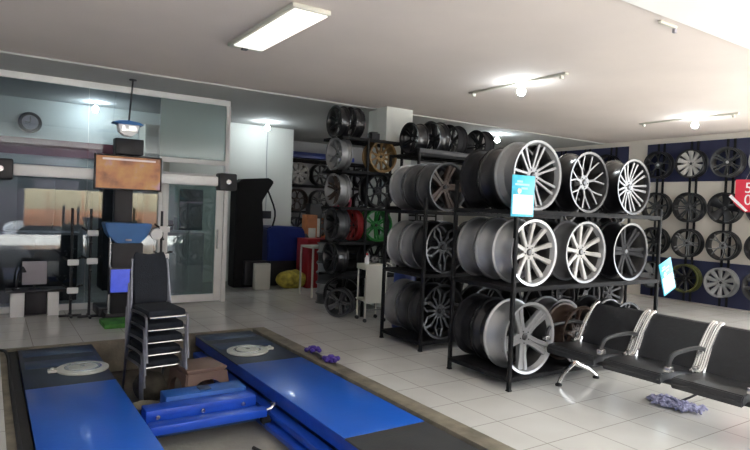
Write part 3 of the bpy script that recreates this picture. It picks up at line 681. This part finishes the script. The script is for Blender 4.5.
# mop on floor
t=thing('mop_head','lavender grey chenille mop head lying on the tiles in front of the bench','mop',(4.05,2.20,0))
bm=bmesh.new(); rnd=random.Random(3)
for i in range(150):
    u=rnd.uniform(-1,1); v=rnd.uniform(-1,1)
    if u*u+v*v>1: continue
    x=v*.11; y=u*.19; a=rnd.uniform(0,2*PI); l=rnd.uniform(.03,.055)
    z=.012+ .022*(1-u*u)*(1-v*v)*rnd.random()
    tube(bm,[(x,y,z),(x+math.cos(a)*l*.5,y+math.sin(a)*l*.5,z+.010),(x+math.cos(a)*l,y+math.sin(a)*l,max(.011,z-.004))],[.010,.0105,.008],6)
obj('strands',bm,'lav',t)
bm=bmesh.new(); box(bm,-.06,.06,-.15,.15,.010,.03,.008); obj('plate',bm,'lav',t)
bm=bmesh.new(); tube(bm,[(.04,-.02,.035),(.10,-.05,.06),(.17,-.09,.10)],.008,8); obj('stub_handle',bm,'dark',t)
# ------------------------------------------------------------------ aligner: beam, heads, mast, tv
t=thing('wheel_aligner','wheel alignment camera stand: white crossbeam with black camera heads on a dark mast','wheel aligner',(1.28,7.05,0))
def ab(name,x0,x1,y0,y1,z0,z1,mk,bev=.006,parent=None):
    bm=bmesh.new(); box(bm,x0-1.28,x1-1.28,y0-7.05,y1-7.05,z0,z1,bev); return obj(name,bm,mk,parent or t)
ab('beam',.20,2.33,6.98,7.06,1.495,1.615,'white',.02)
for (a,b) in ((-.02,.205),(2.325,2.545)):
    hd=ab('camera_head',a,b,6.93,7.10,1.45,1.66,'dark',.02)
    bm=bmesh.new(); cx=(a+b)/2-1.28; lathe(bm,[(0,-.13),(.03,-.13),(.035,-.12),(.035,-.115),(0,-.115)],16,'y',T(cx,0,1.555)); obj('lens',bm,'chrome',hd)
ab('mast',1.18,1.37,7.07,7.20,.10,1.94,'dark',.01)
ab('mast_top',1.17,1.47,7.05,7.22,1.80,1.98,'dark',.01)
ab('foot',1.02,1.55,6.9,7.35,0,.10,'dark',.01)
# tv
t=thing('television','flat screen with a warm orange picture, mounted before the white crossbeam','television',(1.29,6.90,1.395))
bm=bmesh.new(); box(bm,-.350,.350,0,.045,0,.385,.006); obj('case',bm,'black',t)
bm=bmesh.new(); box(bm,-.332,.332,-.003,-.0005,.018,.367); obj('screen',bm,'tv',t)
bm=bmesh.new(); box(bm,-.27,.28,-.0045,-.0032,.325,.345); obj('caption_bar',bm,'tvpale',t)
bm=bmesh.new(); box(bm,-.08,.08,.046,.078,.10,.28,.004); obj('wall_mount',bm,'dark',t)
# hanging camera lamp
t=thing('hanging_sign_lamp','glowing white block lamp under a blue cap, hung from the ceiling on a dark pole','lamp',(1.27,6.98,2.02))
bm=bmesh.new(); prism(bm,[(-.155,.115),(-.10,.135),(.0,.145),(.12,.13),(.165,.105),(.10,.10),(-.09,.10)],-.09,.09,'y'); obj('cap',bm,'hoodblue',t)
bm=bmesh.new(); prism(bm,[(-.10,.10),(-.085,.02),(-.03,-.02),(.05,-.02),(.10,.02),(.12,.10)],-.06,.06,'y'); b_=obj('glowing_block',bm,'white',t); 
bm=bmesh.new(); box(bm,-.055,-.03,-.064,-.0605,.035,.085); box(bm,-.055,.005,-.064,-.0605,.035,.05); box(bm,.015,.085,-.064,-.0605,.035,.085,.002); obj('lit_marks',bm,'troffer',t)
bm=bmesh.new(); tube(bm,[(.02,0,.14),(.05,0,.60)],.010,8); lathe(bm,[(0,.60),(.04,.60),(.04,.625),(0,.625)],12,'z',T(.05,0,0)); obj('pole',bm,'dark',t)
# console cabinet with blue hood and blue monitor
t=thing('console_cabinet','black console cabinet with blue slanted hood in front of the glass','cabinet',(1.25,6.75,0))
bm=bmesh.new(); prism(bm,[(-.24,1.045),(.245,1.04),(.19,.90),(.12,.83),(-.12,.83),(-.20,.92)],-.14,.10,'y'); bmesh.ops.bevel(bm,geom=list(bm.edges),offset=.01,segments=2,affect='EDGES'); hd=obj('hood',bm,'hoodblue',t)
bm=bmesh.new(); box(bm,-.03,.03,-.146,-.141,.855,.875,.001); obj('maker_plate',bm,'glassgrey',hd)
bm=bmesh.new(); box(bm,-.155,.155,-.12,.12,.08,.83,.01); obj('body',bm,'dark',t)
bm=bmesh.new(); box(bm,-.20,.20,-.10,.16,.0,.08,.01); obj('plinth',bm,'dark',t)
bm=bmesh.new(); tube(bm,[(-.17,-.10,.08),(-.17,-.10,.95)],.012,8); obj('side_tube',bm,'chrome',t)
t=thing('monitor','small blue-lit monitor on a bracket low on the console cabinet','monitor',(1.24,6.55,.30))
bm=bmesh.new(); box(bm,-.185,.185,0,.03,0,.28,.006); obj('case',bm,'black',t)
bm=bmesh.new(); box(bm,-.165,.165,-.003,-.0005,.02,.26); obj('screen',bm,'screen',t)
bm=bmesh.new(); box(bm,-.04,.04,.031,.079,.08,.16,.004); obj('bracket',bm,'dark',t)
# green pad with bits
bm=bmesh.new(); box(bm,.98,1.34,6.45,6.80,0,.05,.01); tag(recenter(obj('floor_tray',bm,'greenmat')),'green tray on the floor in front of the console cabinet','tray') .location.y=6.42
# wheel clamps on stands left of console
def clamp(x,y,lab,z=.72,col='grey'):
    t=thing('wheel_clamp_stand',lab,'clamp stand',(x,y,0))
    bm=bmesh.new(); tube(bm,[(0,0,.02),(0,0,1.18)],.014,8); tube(bm,[(-.11,.0,.015),(.11,0,.015)],.014,8); tube(bm,[(0,-.11,.015),(0,.11,.015)],.014,8); obj('stand',bm,'dark',t)
    for k,zz in enumerate((z,z+.30)):
        bm=bmesh.new()
        for a in (.5,.5+2*PI/3,.5+4*PI/3): tube(bm,[(0,-.03,zz),(.10*math.cos(a),-.05,zz+.10*math.sin(a)),(.11*math.cos(a),-.10,zz+.11*math.sin(a))],.011,6)
        lathe(bm,[(0,-.06),(.035,-.06),(.035,-.02),(0,-.02)],14,'y',T(0,0,zz)); c=obj('clamp',bm,'dark',t)
        bm=bmesh.new(); box(bm,-.05,.06,-.125,-.11,zz-.03,zz+.035,.01); obj('target_plate',bm,'white',c)
    return t
clamp(.93,6.95,'clamp stand with pale target plates left of the console cabinet',.62)
clamp(.76,7.05,'dark clamp stand farthest left beside the desk',.30)
clamp(1.62,6.75,'clamp stand with white round target right of the blue hood',.68)
bm=bmesh.new(); lathe(bm,[(0,-.02),(.06,-.02),(.065,-.01),(.065,.01),(0,.02)],20,'y',T(1.53,6.60,.93)); tube(bm,[(1.53,6.62,.93),(1.62,6.74,.93)],.01,6); tag(recenter(obj('round_target',bm,'white')),'round white target disc beside the blue hood','target')
# desk with white side panels in front of glass
t=thing('desk','low dark desk on two white side panels against the glass partition','desk',(.44,7.26,0))
for s in ((-.23,-.10),(.115,.225)):
    bm=bmesh.new(); box(bm,s[0],s[1],-.06,.14,0,.262,.004); obj('side_panel',bm,'white',t)
bm=bmesh.new(); box(bm,-.10,.115,-.0,.13,.01,.255,.004); obj('drawer_front',bm,'dark',t)
bm=bmesh.new(); box(bm,-.27,.30,-.10,.16,.263,.29,.005); obj('desk_top',bm,'dark',t)
t=thing('monitor','pale grey square monitor on the low desk','monitor',(.43,7.24,.29))
bm=bmesh.new(); box(bm,-.115,.115,0,.025,.05,.30,.006); obj('panel',bm,'glassgrey',t)
bm=bmesh.new(); box(bm,-.05,.05,-.02,.06,0,.01,.003); box(bm,-.012,.012,.005,.022,.01,.06,.002); obj('stand',bm,'dark',t)
t=thing('desk_lamp','small black desk lamp left of the pale monitor','lamp',(.26,7.22,.29))
bm=bmesh.new(); tube(bm,smooth_path([(0,0,.01),(.01,0,.12),(.03,0,.20),(.05,-.02,.24)],4),.010,8); lathe(bm,[(0,0),(.04,0),(.04,.014),(0,.02)],14,'z'); obj('arm',bm,'dark',t)
bm=bmesh.new(); lathe(bm,[(.012,.0),(.04,-.06),(.036,-.06),(0,-.005)],14,'z',T(.055,-.02,.25)); obj('lamp_shade',bm,'dark',t)
# ------------------------------------------------------------------ office behind the glass
t=thing('wall_clock','round dark-rimmed wall clock on the white office wall','clock',(.46,9.385,2.18))
bm=bmesh.new(); lathe(bm,[(0,-.02),(.105,-.02),(.105,.012),(0,.012)],32,'y',T(0,0,.12)); obj('dial',bm,'glassgrey',t)
bm=bmesh.new(); lathe(bm,[(.10,-.03),(.14,-.025),(.145,.012),(.10,.012)],32,'y',T(0,0,.12),loop=True); obj('rim',bm,'dark',t)
bm=bmesh.new(); box(bm,-.004,.004,-.024,-.021,.12,.20); box(bm,-.06,.0,-.024,-.021,.116,.124); obj('hands',bm,'black',t)
def cabinet(x0,x1,y0,y1,h,label,mk,nd,top=None,name='cabinet'):
    t=thing(name,label,'cabinet',((x0+x1)/2,(y0+y1)/2,0)); w=(x1-x0)/2; d=(y1-y0)/2
    bm=bmesh.new(); box(bm,-w,w,-d,d,0,h,.005); obj('body',bm,mk,t)
    for i in range(nd):
        a=-w+.01+(2*w-.02)/nd*i; b=a+(2*w-.02)/nd-.01
        bm=bmesh.new(); box(bm,a,b,-d-.015,-d-.001,.04,h-.03,.003); dd=obj('door',bm,mk,t)
        bm=bmesh.new(); box(bm,b-.03,b-.02,-d-.03,-d-.0155,h*.5,h*.5+.08,.002); obj('handle',bm,'chrome',dd)
    if top: bm=bmesh.new(); box(bm,-w-.01,w+.01,-d-.02,d,h+.001,h+.03,.004); obj('counter_top',bm,top,t)
    return t
cabinet(-.9,.95,8.2,8.65,.82,'dark low cabinet behind the glass partition','dark',4,'glassgrey')
cabinet(-1.0,1.2,9.0,9.38,1.72,'tall grey shelf unit against the office back wall','wallgrey',5)
cabinet(1.35,1.72,8.9,9.38,1.5,'slim dark cabinet at the office back wall','dark',1)
t=thing('office_cupboard','pale tall cupboard seen through the filmed glass above the door','cupboard',(2.02,9.17,0))
bm=bmesh.new(); box(bm,-.14,.22,-.2,.2,0,2.40,.006); obj('body',bm,'cream',t)
for s in (0,1):
    bm=bmesh.new(); box(bm,-.13+.175*s,.035+.175*s,-.214,-.201,.05,2.35,.003); obj('door',bm,'cream',t)
t=thing('poster','dark poster leaning behind the door glass','poster',(2.36,8.2,.55),0)
bm=bmesh.new(); box(bm,-.16,.16,0,.02,.35,.92,.003); obj('board',bm,'navy',t)
bm=bmesh.new(); box(bm,-.02,.0,.021,.04,-.55,.9,.003); box(bm,-.16,.16,-.04,.10,-.55,-.53,.003); obj('stand',bm,'wallgrey',t)
cabinet(2.02,2.62,8.42,8.9,.85,'white-topped counter behind the door glass','glassgrey',2,'white')
for i,(x,mk) in enumerate([(2.15,'navy'),(2.30,'white'),(2.46,'dark')]):
    bm=bmesh.new(); box(bm,x-.05,x+.05,8.52,8.67,.882,1.02+.04*i,.006); box(bm,x-.02,x+.02,8.516,8.519,.92,.98); tag(recenter(obj('carton',bm,mk)),['navy carton on the counter behind the door, left','white carton on the counter behind the door, middle','dark carton on the counter behind the door, right'][i],'box','cartons on the counter behind the door')
# ------------------------------------------------------------------ things by the white back wall
t=thing('electrical_box','small black switch box with its cable on the white back wall','switch box',(3.96,9.37,1.06))
bm=bmesh.new(); box(bm,-.085,.085,-.05,.028,0,.13,.008); obj('case',bm,'dark',t)
bm=bmesh.new(); tube(bm,smooth_path([(0,.015,.13),(.01,.015,.5),(-.01,.015,1.0),(.0,.015,1.55)],4),.008,6); obj('cable',bm,'wallgrey',t)
t=thing('tyre_machine','tall black tyre machine with a sloping arm by the partition end','tyre machine',(3.42,8.75,0))
bm=bmesh.new(); prism(bm,[(-.26,.0),(.20,.0),(.20,.95),(.17,1.35),(.36,1.66),(.28,1.72),(-.16,1.68),(-.26,1.60)],-.12,.15,'y'); bmesh.ops.bevel(bm,geom=list(bm.edges),offset=.015,segments=2,affect='EDGES'); obj('column',bm,'jack',t)
bm=bmesh.new(); box(bm,-.12,.24,-.22,-.121,.05,.42,.01); obj('pedal_box',bm,'dark',t)
bm=bmesh.new(); tube(bm,smooth_path([(.26,-.02,1.60),(.42,-.04,1.2),(.38,-.05,.95)],4),.015,8); obj('arm',bm,'jack',t)
bm=bmesh.new(); box(bm,3.22,3.47,8.40,8.50,.0,.40,.01); box(bm,3.23,3.46,8.395,8.399,.1,.36); tag(recenter(obj('carton',bm,'cream')),'cream carton on the floor before the black tyre machine','box').location=(3.50,8.35,0)
bm=bmesh.new(); box(bm,2.72,2.80,7.7,7.9,.0,1.0,.02)
t=thing('wheel_balancer','navy blue wheel balancer cabinet against the white back wall','wheel balancer',(4.05,8.85,0))
bm.free(); bm=bmesh.new(); prism(bm,[(-.33,.40),(-.35,.92),(-.28,.96),(.26,.95),(.32,.86),(.30,.40)],-.2,.2,'y'); bmesh.ops.bevel(bm,geom=list(bm.edges),offset=.02,segments=2,affect='EDGES'); obj('body',bm,'deepblue',t)
bm=bmesh.new(); box(bm,-.28,.28,-.16,.18,0,.40,.01); obj('base',bm,'dark',t)
bm=bmesh.new(); lathe(bm,[(0,-.02),(.10,-.02),(.12,0),(.10,.02),(0,.02)],20,'x',T(.40,-.05,.72)); tube(bm,[(.30,-.05,.72),(.40,-.05,.72)],.02,8); obj('spindle',bm,'grey',t)
bm=bmesh.new(); tube(bm,smooth_path([(.22,-.1,.95),(.25,-.12,1.2),(.30,-.1,1.30)],3),.012,6); obj('gauge_arm',bm,'dark',t)
bm=bmesh.new(); 
bmesh.ops.create_icosphere(bm,subdivisions=3,radius=.2)
for v in bm.verts: v.co=Vector((v.co.x*1.35,v.co.y*.75,max(-.13,v.co.z*.75)+.02*math.sin(v.co.x*30)*math.cos(v.co.y*25)))
o=obj('sack',bm,'yellowbag'); o.location=(4.02,8.38,.131); tag(o,'yellow and brown sack slumped under the blue balancer','sack')
# ------------------------------------------------------------------ red cabinet, white table, trolley
cabinet(4.22,4.85,8.25,8.65,.78,'red tool cabinet behind the white table frame','redcab',2)
t=thing('work_table','slim white metal table in front of the red cabinet','table',(4.02,7.55,0))
bm=bmesh.new(); box(bm,-.18,.32,-.2,.2,.70,.73,.004); obj('table_top',bm,'cream',t)
for (a,b) in ((-.17,-.19),(.31,-.19),(-.17,.19),(.31,.19)):
    bm=bmesh.new(); box(bm,a-.012,a+.012,b-.012,b+.012,0,.70,.003); obj('leg',bm,'cream',t)
t=thing('trolley','white metal service trolley on castors in front of the pillar rack','trolley',(3.71,5.52,0),-.15)
bm=bmesh.new(); box(bm,-.13,.13,-.008,.008,.22,.66,.006); obj('front_panel',bm,'cream',t)
bm=bmesh.new(); box(bm,-.14,.14,0.0085,.26,.60,.66,.006); obj('tray',bm,'cream',t)
bm=bmesh.new(); box(bm,-.14,.14,.0085,.26,.24,.26,.004); obj('tray',bm,'cream',t)
for (a,b) in ((-.12,0.012),(.12,0.012),(-.12,.24),(.12,.24)):
    bm=bmesh.new(); tube(bm,[(a,b+.006,.05),(a,b+.006,.60)],.010,8); lg=obj('leg',bm,'cream',t)
    bm=bmesh.new(); lathe(bm,[(0,-.010),(.022,-.010),(.022,.010),(0,.010)],14,'y',T(a,b+.006,.0222)); obj('castor',bm,'rubber',lg)
bm=bmesh.new(); tube(bm,[(-.12,.02,.14),(.12,.02,.14)],.008,8); obj('crossbar',bm,'chrome',t)
bm=bmesh.new(); tube(bm,smooth_path([(.13,0.02,.58),(.19,0.0,.62),(.19,0.0,.66),(.15,.05,.68)],4),.010,8); obj('push_handle',bm,'cream',t)
t=thing('spray_bottle','small white bottle standing on the trolley','bottle',(3.65,5.64,.66))
bm=bmesh.new(); lathe(bm,[(0,0),(.025,0),(.027,.01),(.027,.07),(.012,.09),(.012,.105),(0,.105)],14,'z'); obj('body',bm,'white',t)
bm=bmesh.new(); lathe(bm,[(0,.105),(.014,.105),(.014,.125),(0,.128)],12,'z'); obj('cap',bm,'red',t)
t=thing('drum','navy plastic drum standing between the trolley and the second rack','drum',(3.80,5.10,0))
bm=bmesh.new(); lathe(bm,[(0,0),(.12,0),(.125,.02),(.125,.20),(.13,.21),(.125,.22),(.125,.42),(.13,.43),(.125,.44),(.12,.62),(0,.62)],28,'z'); obj('body',bm,'deepblue',t)
bm=bmesh.new(); lathe(bm,[(0,.6205),(.10,.6205),(.10,.64),(0,.64)],24,'z'); obj('lid',bm,'dark',t)
tyre_spots=[(4.25,7.15,6),(4.85,7.25,7),(5.45,7.2,6),(6.05,7.3,5),(3.78,6.18,0)]
tn=['nearest the pillar','second from the pillar','third from the pillar','farthest from the pillar']
hn=['lowest','second','third','fourth','fifth','sixth','top']
bm=bmesh.new(); lathe(bm,[(.20,.02),(.22,0),(.27,.005),(.295,.03),(.30,.06),(.294,.065),(.294,.075),(.30,.08),(.30,.11),(.294,.115),(.294,.125),(.30,.13),(.295,.16),(.27,.185),(.22,.19),(.20,.17),(.19,.13),(.19,.06)],40,'z',loop=True)
tyme=finish('tyre',bm,['rubber'])
for ti,(x,y,n) in enumerate(tyre_spots[:4]):
    for k in range(n):
        o=link('tyre',tyme,None,(x+.01*math.sin(k*2.1+ti),y+.01*math.cos(k*1.7),.192*k)); tag(o,'%s tyre in the black tyre stack %s'%(hn[k],tn[ti]),'tyre','black tyres stacked behind the racks')
for k,(x,y) in enumerate([(3.56,6.33),]):
    pass
# ------------------------------------------------------------------ back shelf against far wall
rack('wheel_shelf','long dark wheel shelf against the far back wall, blue strip along its top',4.75,8.55,10.35,10.95,(.10,.65,1.20,1.72,2.22),2.24,(4.765,6.65,8.535))
bm=bmesh.new(); box(bm,4.7,6.3,10.36,10.55,2.241,2.33,.01); box(bm,4.75,6.1,10.40,10.5,2.33,2.36,.01); tag(recenter(obj('tarpaulin',bm,'deepblue')),'blue folded tarpaulin strip along the top of the far wheel shelf','tarpaulin')
cols=['white_w','black','grey','pinkred','satin','silver']
for r_,z in enumerate((.10,.65,1.20,1.72)):
    for c_ in range(7):
        x=5.06+.50*c_
        mk=[['black','orangebox','pinkred','grey','black','satin','grey'],['grey','orangebox','pinkred','pinkred','black','grey','black'],['bronze','grey','pinkred','black','satin','grey','silver'],['white_w','black','grey','black','satin','black','grey']][r_][c_]
        nm={'black':'black','orangebox':'orange-brown','pinkred':'crimson','grey':'gunmetal','satin':'satin black','bronze':'bronze','white_w':'white slotted','silver':'silver'}[mk]
        wheel(nm+' wheel','on the far back unit, %s shelf, %s'%(['bottom','second','third','upper'][r_],['leftmost','second from left','third from left','centre','third from right','second from right','rightmost'][c_]),(x,10.46,z),Rr=.215,W=.18,style=('wide',8) if mk=='white_w' else [('twin',5),('single',8),('Y',5)][(r_+c_)%3],face=mk,group='wheels on the far back shelf')
# goods stacked between (red / orange cartons under the far shelf view)
for i,(x,y,w,h,mk,lab) in enumerate([(4.72,9.2,.10,1.15,'orangebox','tall orange-brown carton standing beside the white wall end'),(5.15,8.9,.14,.95,'pinkred','crimson carton standing right of the orange-brown one'),(5.0,9.6,.12,1.35,'dark','tall dark carton behind the crimson one')]):
    t=thing('tall_carton',lab,'box',(x,y,0)); bm=bmesh.new(); box(bm,-w,w,-.1,.1,0,h,.006); obj('box_body',bm,mk,t)
    bm=bmesh.new(); box(bm,-w*.7,w*.7,-.104,-.1005,h*.55,h*.8,.001); obj('pale_print',bm,'dirtywhite',t)
# ------------------------------------------------------------------ ceiling lights
def batten(x,y0,y1,yb,label,lit=True):
    t=thing('ceiling_light',label,'ceiling light',(x,yb,2.65))
    bm=bmesh.new(); box(bm,-.025,.025,y0-yb,y1-yb,-.022,-.001,.004); obj('batten',bm,'cream',t)
    for yy in (y0-yb+.06,y1-yb-.06):
        bm=bmesh.new(); box(bm,-.022,.022,yy-.012,yy+.012,-.055,-.022,.004); obj('tube_holder',bm,'cream',t)
    if lit: bulb(t)
    return t
def bulb(t,z=0):
    bm=bmesh.new(); lathe(bm,[(0,-.022),(.022,-.022),(.020,-.05),(0,-.05)],14,'z'); h=obj('socket',bm,'glassgrey',t)
    bm=bmesh.new(); lathe(bm,[(0,-.051),(.016,-.055),(.036,-.082),(.042,-.10),(.036,-.125),(.018,-.14),(0,-.143)],20,'z'); obj('bulb',bm,'bulb',t)
batten(4.50,3.63,4.95,4.19,'ceiling batten with a glowing round bulb above the near rack')
batten(7.62,3.55,4.85,4.08,'ceiling batten with a glowing round bulb near the wall display')
t=thing('ceiling_light','glowing ceiling bulb in front of the white back wall','ceiling light',(3.72,8.85,2.632)); bulb(t)
t=thing('ceiling_light','glowing ceiling bulb seen through the office glass','ceiling light',(1.22,9.0,2.632)); bulb(t)
t=thing('ceiling_light','distant glowing bulb low over the dark racks','ceiling light',(7.1,7.1,2.632)); bulb(t)
t=thing('fluorescent_fixture','long white fluorescent ceiling fixture at the upper left','ceiling light',(1.80,4.05,2.65))
bm=bmesh.new(); box(bm,-.145,.145,-.47,.80,-.035,-.001,.006); obj('housing',bm,'cream',t)
bm=bmesh.new(); box(bm,-.125,.125,-.45,.70,-.047,-.0355,.004); obj('diffuser',bm,'troffer',t)
bm=bmesh.new(); box(bm,-.04,.01,.715,.77,-.052,-.0355,.004); obj('starter',bm,'grey',t)
t=thing('ceiling_light','small bare lamp holder at the bright ceiling edge, upper right','ceiling light',(3.86,2.29,2.65))
bm=bmesh.new(); box(bm,-.10,.10,-.012,.012,-.02,-.001,.003); obj('batten',bm,'cream',t)
bm=bmesh.new(); box(bm,.075,.10,-.012,.012,-.05,-.0205,.003); obj('tube_holder',bm,'glassgrey',t)
# ------------------------------------------------------------------ street in front (shows as reflections in the glass)
bm=bmesh.new(); box(bm,-20,30,-9,-2.7,-.5,-.1); box(bm,9.4,30,-2.7,20,-.5,-.1); struct('street_ground',bm,'pave')
bm=bmesh.new(); box(bm,-30,40,-24,-9,-1,-.6); struct('street_road',bm,'asphalt')
t=thing('street_kiosk','long low kiosk across the street, cream above and terracotta below','building',(3.4,-11,-.6))
bm=bmesh.new(); box(bm,-2.25,2.6,-.5,.5,1.38,2.15,.02); obj('upper_wall',bm,'creamwall',t)
bm=bmesh.new(); box(bm,-2.25,2.6,-.5,.5,.75,1.38,.02); obj('lower_wall',bm,'terracotta',t)
bm=bmesh.new(); box(bm,-2.2,2.55,-.45,.45,0,.749,.02); obj('base',bm,'dark',t)
for x in (-1.5,-.3,.9,2.1):
    bm=bmesh.new(); box(bm,x-.02,x+.02,.501,.52,.8,2.1,.005); obj('batten',bm,'terracotta',t)
t=thing('street_building','wide dim purple-grey building behind the kiosk and the car','building',(4,-15.5,-.6))
bm=bmesh.new(); box(bm,-16,18,-1,1,0,7,.02); obj('wall',bm,'purplewall',t)
for x in range(-12,18,3):
    bm=bmesh.new(); box(bm,x-.6,x+.6,1.001,1.03,2.2,3.6,.005); obj('window',bm,'carglass',t)
t=thing('car','white car parked across the street, reflected in the partition glass','car',(2.45,-12.9,-.6))
bm=bmesh.new(); pr=[(-1.9,.28),(-1.95,.62),(-1.7,.78),(-1.0,.86),(-.5,1.30),(.6,1.34),(1.2,.92),(1.85,.80),(1.95,.55),(1.9,.28)]
prism(bm,pr,-.8,.8,'y'); bmesh.ops.bevel(bm,geom=list(bm.edges),offset=.05,segments=3,affect='EDGES'); obj('body',bm,'carwhite',t)
bm=bmesh.new(); prism(bm,[(-.85,.90),(-.45,1.24),(.55,1.27),(1.02,.93)],-.815,.815,'y'); obj('side_windows',bm,'carglass',t)
for x in (-1.2,1.2):
    for y in (-.72,.72):
        bm=bmesh.new(); lathe(bm,[(0,-.1),(.2,-.1),(.3,-.09),(.31,0),(.3,.09),(.2,.1),(0,.1)],24,'y',T(x,y,.31)); obj('road_wheel',bm,'rubber',t)
# ------------------------------------------------------------------ light
w=bpy.data.worlds.new('world'); S.world=w; w.use_nodes=True; nt=w.node_tree
bg=nt.nodes['Background']; bg.inputs[0].default_value=(.88,.94,1,1); bg.inputs[1].default_value=4.4
def area(name,loc,rot,sx,sy,power=None,portal=False,col=(1,1,1)):
    l=bpy.data.lights.new(name,'AREA'); l.shape='RECTANGLE'; l.size=sx; l.size_y=sy; l.color=col
    if portal: l.cycles.is_portal=True
    else: l.energy=power
    o=bpy.data.objects.new(name,l); C.objects.link(o); o.location=loc; o.rotation_euler=rot; return o
area('daylight_opening',(3.85,-2.62,1.27),(PI/2,0,0),10.8,2.5,portal=True)
area('added_side_daylight',(9.35,-.22,1.25),(PI/2,0,PI/2),4.9,2.5,portal=True)  # sky portal for the unseen side opening added to brighten the right
sun=bpy.data.lights.new('sun','SUN'); sun.energy=9; sun.angle=.01; sun.color=(1,.95,.88); so=bpy.data.objects.new('sun',sun); C.objects.link(so)
so.rotation_euler=Vector((-.55,-.06,-.83)).to_track_quat('-Z','Y').to_euler()
S.view_settings.view_transform='Standard'; S.view_settings.look='None'; S.view_settings.exposure=1.3; S.view_settings.gamma=1; S.view_settings.use_curve_mapping=False
